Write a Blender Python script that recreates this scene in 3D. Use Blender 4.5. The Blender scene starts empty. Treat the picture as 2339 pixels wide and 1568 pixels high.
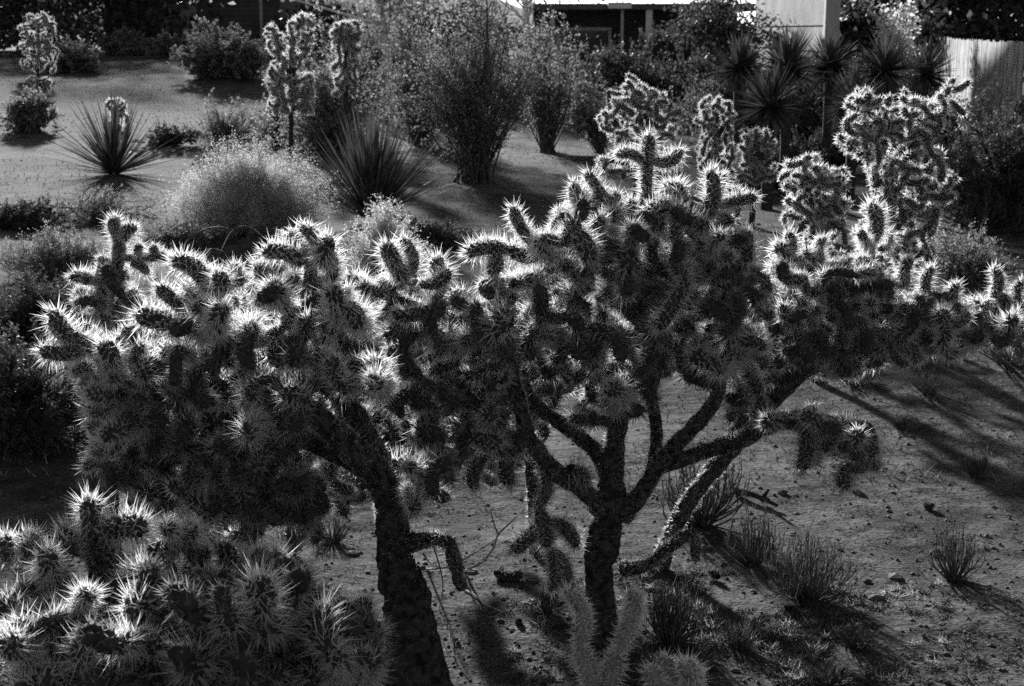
import bpy, math, random
import numpy as np
from mathutils import Vector

R = math.radians
rnd = random.Random(7)
nrs = np.random.RandomState(11)
scene = bpy.context.scene
COL = scene.collection

# ------------------------------------------------------------------ camera
H = 1.9
PITCH = math.atan((784 - 70) / 3248.6)
cam_d = bpy.data.cameras.new("camera")
cam = bpy.data.objects.new("camera", cam_d)
COL.objects.link(cam)
cam.location = (0, 0, H)
cam.rotation_euler = (math.pi / 2 - PITCH, 0, 0)
cam_d.lens = 50
cam_d.sensor_width = 36
cam_d.clip_start = 0.05
cam_d.clip_end = 3000
cam_d.dof.use_dof = True
cam_d.dof.focus_distance = 3.9
cam_d.dof.aperture_fstop = 10
scene.camera = cam

# ------------------------------------------------------------------ light
SUN_EL, SUN_AZ = R(15.5), R(-15)          # azimuth measured from +Y, negative = left
sv = Vector((math.sin(SUN_AZ) * math.cos(SUN_EL), math.cos(SUN_AZ) * math.cos(SUN_EL), math.sin(SUN_EL)))
sun_d = bpy.data.lights.new("sun", 'SUN')
sun_d.energy = 4.8
sun_d.angle = R(2.2)
sun_d.color = (1, 1, 1)                 # black-and-white film: neutral light
sun = bpy.data.objects.new("sun", sun_d)
COL.objects.link(sun)
sun.rotation_euler = sv.to_track_quat('Z', 'Y').to_euler()
world = bpy.data.worlds.new("World")
scene.world = world
world.use_nodes = True
wn = world.node_tree
bg = wn.nodes["Background"]
sky = wn.nodes.new("ShaderNodeTexSky")
sky.sky_type = 'NISHITA'
sky.sun_disc = False
sky.sun_elevation = SUN_EL
sky.sun_rotation = SUN_AZ
bw = wn.nodes.new("ShaderNodeSeparateColor")      # red-filtered black-and-white film: the red channel of the sky
wn.links.new(sky.outputs[0], bw.inputs[0])
wn.links.new(bw.outputs[0], bg.inputs[0])
bg.inputs[1].default_value = 0.05
scene.view_settings.view_transform = 'Standard'
scene.view_settings.look = 'None'
scene.view_settings.gamma = 1
scene.view_settings.exposure = 1.15
scene.cycles.max_bounces = 6
scene.cycles.diffuse_bounces = 3
scene.cycles.transmission_bounces = 4
scene.cycles.use_denoising = False

# ------------------------------------------------------------------ pixel helpers (2339 x 1568 frame)
F = 3248.6
CP, SP = math.cos(PITCH), math.sin(PITCH)


def P(u, v, d):
    a = (u - 1169.5) / F
    b = (784 - v) / F
    dy = CP + b * SP
    t = d / dy
    return np.array((a * t, d, H + t * (-SP + b * CP)))


_g = np.random.RandomState(5)
GW = [(_g.uniform(.25, 1.6), _g.uniform(0, 6.28), _g.uniform(0, 6.28)) for _ in range(10)]
GW2 = [(_g.uniform(2.5, 8.), _g.uniform(0, 6.28), _g.uniform(0, 6.28)) for _ in range(14)]


def gz(x, y):
    x = np.asarray(x, float)
    y = np.asarray(y, float)
    z = 0 * x
    for k, th, ph in GW:
        z = z + .022 * np.sin(k * (x * math.cos(th) + y * math.sin(th)) + ph) / (k + .4)
    for k, th, ph in GW2:
        z = z + .02 * np.sin(k * (x * math.cos(th) + y * math.sin(th)) + ph + .7 * np.sin(y * 1.1)) / k
    t = np.clip((y - 16) / 44, 0, 1)
    s = t * t * (3 - 2 * t)
    left = np.clip((6 - x) / 14, 0, 1)
    return z + s * (0.95 * left + 0.1)


def G(u, v):
    """ground point under pixel (u, v)"""
    lo, hi = 1.5, 120.
    for _ in range(40):
        m = (lo + hi) / 2
        p = P(u, v, m)
        if p[2] > gz(p[0], p[1]):
            lo = m
        else:
            hi = m
    p = P(u, v, lo)
    p[2] = gz(p[0], p[1])
    return p


# ------------------------------------------------------------------ mesh collecting
class MB:
    def __init__(s):
        s.v, s.f, s.m, s.n = [], [], [], 0

    def add(s, verts, faces, mat=0):
        verts = np.asarray(verts, np.float32).reshape(-1, 3)
        faces = np.asarray(faces, np.int32)
        s.v.append(verts)
        s.f.append(faces + s.n)
        s.m.append(np.full(len(faces), mat, np.int32))
        s.n += len(verts)

    def build(s, name, mats, parent=None, smooth=True, link=True):
        me = bpy.data.meshes.new(name)
        V = np.concatenate(s.v)
        loops, starts, tot, c = [], [], [], 0
        for f in s.f:
            k = f.shape[1]
            loops.append(f.ravel())
            starts.append(c + np.arange(len(f)) * k)
            tot.append(np.full(len(f), k))
            c += len(f) * k
        loops = np.concatenate(loops)
        starts = np.concatenate(starts)
        me.vertices.add(len(V))
        me.vertices.foreach_set("co", V.ravel())
        me.loops.add(len(loops))
        me.loops.foreach_set("vertex_index", loops.astype(np.int32))
        me.polygons.add(len(starts))
        me.polygons.foreach_set("loop_start", starts.astype(np.int32))
        me.polygons.foreach_set("material_index", np.concatenate(s.m))
        me.polygons.foreach_set("use_smooth", np.full(len(starts), smooth))
        me.update(calc_edges=True)
        for m in (mats if isinstance(mats, (list, tuple)) else [mats]):
            me.materials.append(m)
        if not link:
            return me
        o = bpy.data.objects.new(name, me)
        COL.objects.link(o)
        if parent is not None:
            o.parent = parent
        return o


def tag(o, label=None, cat=None, group=None, kind=None):
    if label: o["label"] = label
    if cat: o["category"] = cat
    if group: o["group"] = group
    if kind: o["kind"] = kind
    return o


def empty(name, loc, label, cat, group=None):
    o = bpy.data.objects.new(name, None)
    COL.objects.link(o)
    o.location = tuple(float(c) for c in loc)
    o.empty_display_size = .1
    return tag(o, label, cat, group)


def unit(v):
    return v / (np.linalg.norm(v, axis=-1, keepdims=True) + 1e-9)


def frame(d):
    d = unit(np.asarray(d, float))
    a = np.array((0, 0, 1.)) if abs(d[2]) < .9 else np.array((1., 0, 0))
    x = unit(np.cross(a, d))
    return x, np.cross(d, x), d


def spines(mb, base, dirs, length, width, mat=0):
    """thin three-sided needles"""
    n = len(base)
    d = unit(dirs)
    r = unit(np.cross(d, nrs.normal(size=(n, 3))))
    q = np.cross(d, r)
    w = (width * np.ones(n))[:, None]
    L = (length * np.ones(n))[:, None]
    v = np.stack([base + r * w * 1.25, base - r * w * 1.25, base + d * L], 1)
    f = np.arange(n * 3).reshape(n, 3)
    mb.add(v, f, mat)


def catmull(pts, per):
    pts = [np.asarray(p, float) for p in pts]
    pts = [2 * pts[0] - pts[1]] + pts + [2 * pts[-1] - pts[-2]]
    out = []
    for i in range(1, len(pts) - 2):
        p0, p1, p2, p3 = pts[i - 1:i + 3]
        for k in range(per):
            t = k / per
            out.append(.5 * (2 * p1 + (p2 - p0) * t + (2 * p0 - 5 * p1 + 4 * p2 - p3) * t * t + (3 * p1 - p0 - 3 * p2 + p3) * t ** 3))
    out.append(pts[-2])
    return np.array(out)


def tube(mb, pts, radii, seg=8, per=4, rough=0., mat=0, cap=True, smoothpath=True):
    """tapering tube through pts (4-vectors carry their radius)"""
    pr = [np.append(np.asarray(p, float), r) for p, r in zip(pts, radii)]
    c = catmull(pr, per) if smoothpath else np.array(pr)
    c, rr = c[:, :3], np.abs(c[:, 3])
    n = len(c)
    tang = np.gradient(c, axis=0)
    tang = unit(tang)
    x, y, _ = frame(tang[0])
    V = []
    ang = np.arange(seg) / seg * 2 * math.pi
    nz = np.zeros(seg)
    for i in range(n):
        nz = nz * .6 + .55 * nrs.uniform(-1, 1, seg)
        nz = (nz + np.roll(nz, 1)) * .5 * 1.25
        x = unit(x - tang[i] * np.dot(x, tang[i]))
        y = np.cross(tang[i], x)
        r = rr[i] * (1 + rough * nz)
        V.append(c[i] + (np.cos(ang) * r)[:, None] * x + (np.sin(ang) * r)[:, None] * y)
    V = np.concatenate(V)
    i = np.arange(n - 1)[:, None] * seg
    j = np.arange(seg)[None]
    a = (i + j).ravel()
    b = (i + (j + 1) % seg).ravel()
    mb.add(V, np.stack([a, b, b + seg, a + seg], 1), mat)
    if cap:
        for e, s_ in ((0, -1), (n - 1, 1)):
            o = e * seg
            vv = np.concatenate([V[o:o + seg], [c[e] + tang[e] * s_ * rr[e] * .5]])
            k = np.arange(seg)
            ff = np.stack([k, (k + 1) % seg, np.full(seg, seg)], 1)
            if s_ < 0: ff = ff[:, ::-1]
            mb.add(vv, ff, mat)
    return c, rr, tang


# ------------------------------------------------------------------ materials (all grey: black-and-white photograph)
def grey(v):
    return (v, v, v, 1)


def mat(name, lo, hi, scale=8., rough=.9, transl=0., bump=0., bscale=60., spec=.2, detail=5, objrand=0.):
    m = bpy.data.materials.new(name)
    m.use_nodes = True
    nt = m.node_tree
    b = nt.nodes["Principled BSDF"]
    tc = nt.nodes.new("ShaderNodeTexCoord")
    no = nt.nodes.new("ShaderNodeTexNoise")
    no.inputs["Scale"].default_value = scale
    no.inputs["Detail"].default_value = detail
    nt.links.new(tc.outputs["Object"], no.inputs["Vector"])
    cr = nt.nodes.new("ShaderNodeValToRGB")
    cr.color_ramp.elements[0].position = .35
    cr.color_ramp.elements[1].position = .65
    cr.color_ramp.elements[0].color = grey(lo)
    cr.color_ramp.elements[1].color = grey(hi)
    nt.links.new(no.outputs["Fac"], cr.inputs[0])
    nt.links.new(cr.outputs[0], b.inputs["Base Color"])
    b.inputs["Roughness"].default_value = rough
    b.inputs["Specular IOR Level"].default_value = spec
    if bump:
        n2 = nt.nodes.new("ShaderNodeTexNoise")
        n2.inputs["Scale"].default_value = bscale
        n2.inputs["Detail"].default_value = 6
        nt.links.new(tc.outputs["Object"], n2.inputs["Vector"])
        bp = nt.nodes.new("ShaderNodeBump")
        bp.inputs["Strength"].default_value = bump
        bp.inputs["Distance"].default_value = .02
        nt.links.new(n2.outputs["Fac"], bp.inputs["Height"])
        nt.links.new(bp.outputs[0], b.inputs["Normal"])
    if transl:
        tr = nt.nodes.new("ShaderNodeBsdfTranslucent")
        nt.links.new(cr.outputs[0], tr.inputs["Color"])
        mx = nt.nodes.new("ShaderNodeMixShader")
        mx.inputs[0].default_value = transl
        nt.links.new(b.outputs[0], mx.inputs[1])
        nt.links.new(tr.outputs[0], mx.inputs[2])
        nt.links.new(mx.outputs[0], nt.nodes["Material Output"].inputs[0])
    return m


M_spine = mat("papery_spine", .68, .84, 30, .5, transl=.6, spec=.5)
M_skin = mat("cactus_skin", .035, .08, 40, .8, bump=.4, bscale=150)
M_bark = mat("cactus_bark", .025, .17, 45, .95, bump=1.6, bscale=110)
M_twig = mat("dry_twig", .06, .16, 20, .9)
M_paletwig = mat("pale_twig", .45, .65, 20, .9, transl=.3)
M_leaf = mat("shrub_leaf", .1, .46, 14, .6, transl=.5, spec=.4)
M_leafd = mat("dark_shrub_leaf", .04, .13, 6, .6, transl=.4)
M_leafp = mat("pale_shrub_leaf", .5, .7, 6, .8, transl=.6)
M_yucca = mat("yucca_leaf", .05, .16, 5, .6, transl=.2, spec=.25)
M_yuccad = mat("dead_yucca_leaf", .1, .2, 8, .8)
M_stone = mat("stone", .06, .16, 12, .9, bump=.5)
M_wood = mat("weathered_board", .2, .45, 3, .85)
M_stucco = mat("stucco", .42, .55, 4, .9, bump=.4, bscale=30)
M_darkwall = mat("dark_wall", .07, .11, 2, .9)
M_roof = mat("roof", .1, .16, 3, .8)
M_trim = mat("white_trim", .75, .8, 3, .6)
M_glass = mat("window_glass", .02, .03, 1, .1, spec=.6)

# ground material
M_ground = bpy.data.materials.new("desert_ground")
M_ground.use_nodes = True
nt = M_ground.node_tree
b = nt.nodes["Principled BSDF"]
b.inputs["Roughness"].default_value = 1
b.inputs["Specular IOR Level"].default_value = .1
tc = nt.nodes.new("ShaderNodeTexCoord")


def gn(scale, detail, lo, hi, p0=.3, p1=.7):
    n = nt.nodes.new("ShaderNodeTexNoise")
    n.inputs["Scale"].default_value = scale
    n.inputs["Detail"].default_value = detail
    nt.links.new(tc.outputs["Object"], n.inputs["Vector"])
    c = nt.nodes.new("ShaderNodeValToRGB")
    c.color_ramp.elements[0].position = p0
    c.color_ramp.elements[1].position = p1
    c.color_ramp.elements[0].color = grey(lo)
    c.color_ramp.elements[1].color = grey(hi)
    nt.links.new(n.outputs["Fac"], c.inputs[0])
    return n, c


n1, c1 = gn(.9, 5, .08, .145)
n2, c2 = gn(9, 8, .55, 1.15)
n3, c3 = gn(70, 4, .5, 1.3, .38, .62)


def mul(a, b_):
    m = nt.nodes.new("ShaderNodeMix")
    m.data_type = 'RGBA'
    m.blend_type = 'MULTIPLY'
    m.inputs[0].default_value = 1
    nt.links.new(a, m.inputs[6])
    nt.links.new(b_, m.inputs[7])
    return m.outputs[2]


n4, c4 = gn(3.2, 10, .55, 1.1, .42, .56)
nt.links.new(mul(mul(mul(c1.outputs[0], c2.outputs[0]), c3.outputs[0]), c4.outputs[0]), b.inputs["Base Color"])
bmp = nt.nodes.new("ShaderNodeBump")
bmp.inputs["Strength"].default_value = .55
bmp.inputs["Distance"].default_value = .045
ad = nt.nodes.new("ShaderNodeMath")
ad.operation = 'MULTIPLY_ADD'
ad.inputs[1].default_value = .25
nt.links.new(n3.outputs["Fac"], ad.inputs[0])
nt.links.new(n2.outputs["Fac"], ad.inputs[2])
nt.links.new(ad.outputs[0], bmp.inputs["Height"])
nt.links.new(bmp.outputs[0], b.inputs["Normal"])

# ------------------------------------------------------------------ ground sheet
def axis_samples(lo, hi, c, n, s):
    t = np.linspace(-1, 1, n)
    w = np.sinh(t * s) / math.sinh(s)
    return np.where(w < 0, c + w * (c - lo), c + w * (hi - c))


gx = axis_samples(-900, 900, 0, 340, 6.6)
gy = axis_samples(-300, 1500, 5, 420, 6.8)
X, Y = np.meshgrid(gx, gy)
Z = gz(X, Y)
mb = MB()
ny, nx = X.shape
i = np.arange(ny - 1)[:, None] * nx + np.arange(nx - 1)[None]
i = i.ravel()
mb.add(np.stack([X, Y, Z], -1), np.stack([i, i + 1, i + nx + 1, i + nx], 1))
tag(mb.build("ground", M_ground), kind="structure")

# stones and small clods: uncountable
ico = [(0, 0, 1), (.894, 0, .447), (.276, .851, .447), (-.724, .526, .447), (-.724, -.526, .447), (.276, -.851, .447),
       (.724, .526, -.447), (-.276, .851, -.447), (-.894, 0, -.447), (-.276, -.851, -.447), (.724, -.526, -.447), (0, 0, -1)]
ICO = np.array(ico)
ICF = np.array([(0, 1, 2), (0, 2, 3), (0, 3, 4), (0, 4, 5), (0, 5, 1), (1, 6, 2), (2, 7, 3), (3, 8, 4), (4, 9, 5), (5, 10, 1),
                (2, 6, 7), (3, 7, 8), (4, 8, 9), (5, 9, 10), (1, 10, 6), (6, 11, 7), (7, 11, 8), (8, 11, 9), (9, 11, 10), (10, 11, 6)])
mb = MB()
N = 26000
yy = 3.2 + 18 * nrs.rand(N) ** 2.2
xx = (nrs.rand(N) - .5) * 1.0 * yy
ss = .0015 + .011 * nrs.rand(N) ** 4
ss[:90] = nrs.uniform(.012, .032, 90)
zz = gz(xx, yy)
sc_ = nrs.uniform(.6, 1.3, (N, 1, 3)) * np.array((1, 1, .6))
V = ICO[None] * sc_ * ss[:, None, None] * nrs.uniform(.8, 1.2, (N, 12, 1)) + np.stack([xx, yy, zz + ss * .15], -1)[:, None]
mb.add(V, (ICF[None] + np.arange(N)[:, None, None] * 12).reshape(-1, 3))
tag(mb.build("gravel", M_stone, smooth=False), "small stones and clods scattered over the bare desert ground", "gravel", kind="stuff")


# ------------------------------------------------------------------ cholla joints
def joint_into(mb, L, Rad, seed, dens=1.0, wid=.00105, sl=1.0, seg=14, rings=12, T=None, bend=None):
    """one stem joint along +Z from 0 to L, tuberculate, covered in spines; T = 3x4 transform"""
    rs = np.random.RandomState(seed)
    bend = rs.uniform(-.16, .16, 2) if bend is None else bend

    def centre(t):
        return np.stack([bend[0] * L * np.sin(t * 3.14), bend[1] * L * np.sin(t * 3.14), t * L], -1)

    def prof(t):   # radius along t
        return Rad * np.clip(np.minimum(.62 + 1.6 * t, 1) * np.sqrt(np.clip(1 - np.clip((t - (1 - Rad / L)) / (Rad / L), 0, 1) ** 2, 0, 1)), 0, 1)

    tt = np.concatenate([np.linspace(0, 1 - Rad / L, rings - 4), 1 - Rad / L * (1 - np.sin(np.array([.35, .7, 1.05, 1.57])))])
    an = np.arange(seg) / seg * 2 * math.pi
    Tt, An = np.meshgrid(tt, an, indexing='ij')
    tub = .09 * np.cos(An * 5 + Tt * L * 260) * np.cos(An * 3 - Tt * L * 210) + rs.uniform(-.03, .03, Tt.shape)
    rr = prof(Tt) * (1 + tub)
    V = centre(Tt) + np.stack([np.cos(An) * rr, np.sin(An) * rr, 0 * rr], -1)
    n = len(tt)
    i = np.arange(n - 1)[:, None] * seg
    j = np.arange(seg)[None]
    a = (i + j).ravel()
    b_ = (i + (j + 1) % seg).ravel()
    V = V.reshape(-1, 3)
    # spines by areole
    na = int((L * 2 * math.pi * (Rad + .003)) / .000115 * dens)
    k = np.arange(na)
    ta = ((k + .5) / na) * (1 + .25 * Rad / L)
    ta = np.where(ta > 1 - Rad / L, ta, ta)
    ta = np.clip(ta, 0, .999)
    aa = k * 2.39996 + rs.uniform(-.15, .15, na)
    # cap points
    ra = prof(ta)
    base = centre(ta) + np.stack([np.cos(aa) * ra, np.sin(aa) * ra, 0 * ra], -1)
    tip = np.clip((ta - (1 - Rad / L)) / (Rad / L), 0, 1)
    nor = np.stack([np.cos(aa) * np.sqrt(1 - tip ** 2), np.sin(aa) * np.sqrt(1 - tip ** 2), tip + .12], -1)
    per = 5
    B = np.repeat(base, per, 0)
    N_ = np.repeat(nor, per, 0)
    sp = rs.normal(size=B.shape) * .48
    Lg = rs.uniform(.012, .031, len(B)) * sl
    Lg[::per] = rs.uniform(.028, .05, na) * sl
    sp[::per] *= .45
    D = unit(N_ + sp)
    mbl = MB()
    mbl.add(V, np.stack([a, b_, b_ + seg, a + seg], 1), 0)
    spines(mbl, B - D * .002, D, Lg, wid * rs.uniform(.7, 1.3, len(B)), 1)
    for v, f, m in zip(mbl.v, mbl.f, mbl.m):
        if T is not None:
            v = v @ T[:, :3].T + T[:, 3]
        mb.v.append(v.astype(np.float32))
        mb.f.append(f - 0 + mb.n - 0 if False else f + mb.n)
        mb.m.append(m)
    mb.n += mbl.n


RJ = .0188
LENS = [.055, .08, .11, .145, .185]


def make_protos(tagname, seeds, **kw):
    out = {}
    for L in LENS:
        out[L] = []
        for s in seeds:
            m_ = MB()
            joint_into(m_, L, RJ + .002 * math.sin(s), s * 31 + int(L * 1000), **kw)
            out[L].append(m_.build("stem_joint", [M_skin, M_spine], link=False))
    return out


PROTO_NEAR = make_protos("near", (1, 2, 3, 4))
PROTO_MID = make_protos("mid", (4, 5), dens=.55, wid=.0019, sl=.8, seg=10, rings=9)


M_lityoungskin = mat("lit_young_cactus_skin", .22, .36, 40, .8, bump=.4, bscale=150)  # young skin, lightened to stand in for light on the dim stems
M_litpalespine = mat("lit_pale_spine", .85, .95, 30, .5, transl=.5)  # spine colour raised for the same missing light
PROTO_PALE_LIT = {}
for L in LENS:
    PROTO_PALE_LIT[L] = []
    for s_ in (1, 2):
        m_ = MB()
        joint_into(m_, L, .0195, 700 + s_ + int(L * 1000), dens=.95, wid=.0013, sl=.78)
        PROTO_PALE_LIT[L].append(m_.build("stem_joint", [M_lityoungskin, M_litpalespine], link=False))
M_oldspine = mat("old_spine", .14, .3, 30, .8, transl=.3)
PROTO_YOUNG = make_protos("young", (6, 7, 8), dens=1.7, wid=.0013)
PROTO_OLD = []
for s_ in (1, 2, 3):
    m_ = MB()
    joint_into(m_, .08, .019, 900 + s_, dens=.5, sl=.6)
    PROTO_OLD.append(m_.build("fallen_joint", [M_bark, M_oldspine], link=False))


M_agedshadespine = mat("aged_shade_spine", .22, .42, 30, .8, transl=.45)  # darker spines: age, plus shade of the crown undersides put into the colour
PROTO_AGED_SHADE = {}
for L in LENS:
    PROTO_AGED_SHADE[L] = []
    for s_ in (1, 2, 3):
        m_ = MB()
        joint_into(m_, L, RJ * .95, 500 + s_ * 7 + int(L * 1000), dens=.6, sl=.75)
        PROTO_AGED_SHADE[L].append(m_.build("stem_joint", [M_skin, M_agedshadespine], link=False))


def joint_mat(p, q, L):
    d = q - p
    x, y, z = frame(d)
    th = rnd.uniform(0, 6.28)
    xr = x * math.cos(th) + y * math.sin(th)
    yr = np.cross(z, xr)
    return xr, yr, z


def in_poly(u, v, poly):
    c = False
    j = len(poly) - 1
    for i in range(len(poly)):
        a, b_ = poly[i], poly[j]
        if (a[1] > v) != (b_[1] > v) and u < (b_[0] - a[0]) * (v - a[1]) / (b_[1] - a[1]) + a[0]:
            c = not c
        j = i
    return c


def cholla(base, label, limbs, hand, fills, near=True, group=None, scale=1., trunk_spines=900, parts=100, seed=1, young=False):
    """limbs: [ [(u,v,d,r),...] ... ] the first is the trunk; hand: (u0,v0,d0,u1,v1,d1) joints;
    fills: (polygon, dmin, dmax, count)"""
    rl = random.Random(seed)
    root = empty("cholla_cactus", base, label, "cactus", group)
    o = np.array(base, float)
    nodes = []
    for k, L in enumerate(limbs):
        m_ = MB()
        pts = [(P(*q[:3]) if len(q) == 4 else np.array(q[0])) - o for q in L]
        rad = [q[-1] * (.85 if k else 1) for q in L]
        c, rr, tg = tube(m_, pts, rad, seg=16 if near else 7, per=12 if near else 3, rough=.28)
        ln = np.linalg.norm(np.diff(c, axis=0), axis=1).sum()
        n = int(trunk_spines * ln * 4) if near else int(160 * ln)
        idx = nrs.randint(0, len(c), n)
        rv = nrs.normal(size=(n, 3))
        t_ = tg[idx]
        rv = unit(rv - t_ * (rv * t_).sum(1, keepdims=True))
        j_ = nrs.uniform(-.5, .5, (n, 1)) * ln / len(c)
        thin = np.clip(1.25 - rr[idx] / .06, .3, 1)
        spines(m_, c[idx] + rv * rr[idx][:, None] * .95 + t_ * j_, rv + nrs.normal(size=(n, 3)) * .4,
               nrs.uniform(.007, .026, n) * thin * scale, (.0008 if near else .0016), 1)
        m_.build("trunk" if k == 0 else "limb", [M_bark, M_spine], root)
        st = 0 if k else int(len(c) * .55)
        nodes += [tuple(p) for p in c[st::2]]
    js = []
    for h in hand:
        p, q = P(*h[:3]) - o, P(*h[3:6]) - o
        js.append((p, q, True))
        nodes.append(tuple(q))
        nodes.append(tuple(p * .4 + q * .6))
    # connect every hand joint to the nearest older node
    tips = [j[1] for j in js]
    lim = [l for l in LENS]
    base_nodes = np.array([n_ for n_ in nodes[:max(1, len(nodes) - 2 * len(js))]])
    extra = []
    order = sorted(range(len(js)), key=lambda k: np.min(np.linalg.norm(base_nodes - js[k][0], axis=1)))
    NN = [tuple(x) for x in base_nodes]
    for k in order:
        p, q, _ = js[k]
        arr = np.array(NN)
        d = np.linalg.norm(arr - p, axis=1)
        a = arr[np.argmin(d)]
        dist = d.min()
        if dist > .05:
            nseg = max(1, int(round(dist / (.13 * scale))))
            mid = (a + p) / 2 + np.array((rl.uniform(-.2, .2), rl.uniform(-.2, .2), -.22)) * dist * .6
            pp = [a]
            for s_ in range(1, nseg + 1):
                t = s_ / nseg
                pp.append((1 - t) ** 2 * a + 2 * t * (1 - t) * mid + t * t * p)
            for s_ in range(nseg):
                extra.append((pp[s_], pp[s_ + 1], False))
                NN.append(tuple(pp[s_ + 1]))
        NN.append(tuple(p)); NN.append(tuple(q)); NN.append(tuple((p + q) / 2))
    js += extra
    arr = np.array(NN)
    tips = np.array([j[1] for j in js] + [(99., 99, 99)])
    mids = np.array([(j[0] + j[1]) / 2 for j in js] + [(99., 99, 99)])
    for poly, d0, d1, cnt, *gap in fills:
        gap = gap[0] if gap else .046
        dens = 1.5 if gap < .05 else 1.0
        us = [p[0] for p in poly]; vs = [p[1] for p in poly]
        made = tries = 0
        while made < cnt * dens and tries < cnt * dens * 80:
            tries += 1
            u, v = rl.uniform(min(us), max(us)), rl.uniform(min(vs), max(vs))
            if not in_poly(u, v, poly): continue
            q = P(u, v, rl.uniform(d0, d1)) - o
            d = np.linalg.norm(arr - q, axis=1)
            k = int(np.argmin(d))
            if d[k] < .05 * scale: continue
            a = arr[k]
            L = min(d[k], rl.choice([.07, .09, .11, .13, .16]) * scale)
            dr = unit(q - a) + np.array((rl.gauss(0, .25), rl.gauss(0, .25), rl.gauss(.05, .25)))
            e = a + unit(dr) * L
            if np.min(np.linalg.norm(tips - e, axis=1)) < gap * scale: continue
            if np.min(np.linalg.norm(mids - (a + e) / 2, axis=1)) < gap * .6 * scale: continue
            js.append((a, e, False))
            tips = np.vstack([tips, e]); mids = np.vstack([mids, (a + e) / 2])
            arr = np.vstack([arr, e, (a * .4 + e * .6)])
            made += 1
    # nearest to the camera and hand-placed first as parts of their own
    camo = np.array((0, 0, H)) - o
    js.sort(key=lambda j: (0 if j[2] else 1, np.linalg.norm(j[1] - camo) - .7 * j[1][2]))
    protos = PROTO_PALE_LIT if young == 2 else PROTO_YOUNG if young else PROTO_NEAR if near else PROTO_MID
    rest, aged_shade = MB(), MB()
    for n, (p, q, hnd) in enumerate(js):
        L = np.linalg.norm(q - p)
        if L < .01: continue
        fat = rl.uniform(.82, 1.2) * scale
        L0 = min(LENS, key=lambda l: abs(l - L / fat))
        s = L / L0 if .6 < L / L0 / scale < 1.6 else scale
        sr = (fat + s) / 2 if abs(fat - s) < .35 else s
        x, y, z = joint_mat(p, q, L)
        if n < parts:
            ob = bpy.data.objects.new("stem_joint", rl.choice((PROTO_AGED_SHADE if near and not hnd and not young and rl.random() < .5 else protos)[L0]))
            COL.objects.link(ob)
            ob.parent = root
            from mathutils import Matrix
            Mx = Matrix(((x[0] * sr, y[0] * sr, z[0] * s, p[0]), (x[1] * sr, y[1] * sr, z[1] * s, p[1]),
                         (x[2] * sr, y[2] * sr, z[2] * s, p[2]), (0, 0, 0, 1)))
            ob.matrix_local = Mx
        else:
            T = np.stack([x * sr, y * sr, z * s, p], 1)
            if near:
                joint_into(aged_shade if rl.random() < .6 else rest, L0, RJ, n * 7 + seed, dens=.7, T=T, seg=10, rings=9)
            else:
                joint_into(rest, L0, RJ, n * 7 + seed, dens=.45, wid=.0036 if not parts else .0022, sl=.95 if not parts else .8, T=T, seg=8, rings=8)
    if aged_shade.n:
        tag(aged_shade.build("stem_joint", [M_skin, M_agedshadespine], root), kind="stuff")
    if rest.n:
        tag(rest.build("stem_joint", [M_skin, M_spine], root), kind="stuff")
    return root


CHOLLAS = 'cholla cacti in the foreground'
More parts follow.
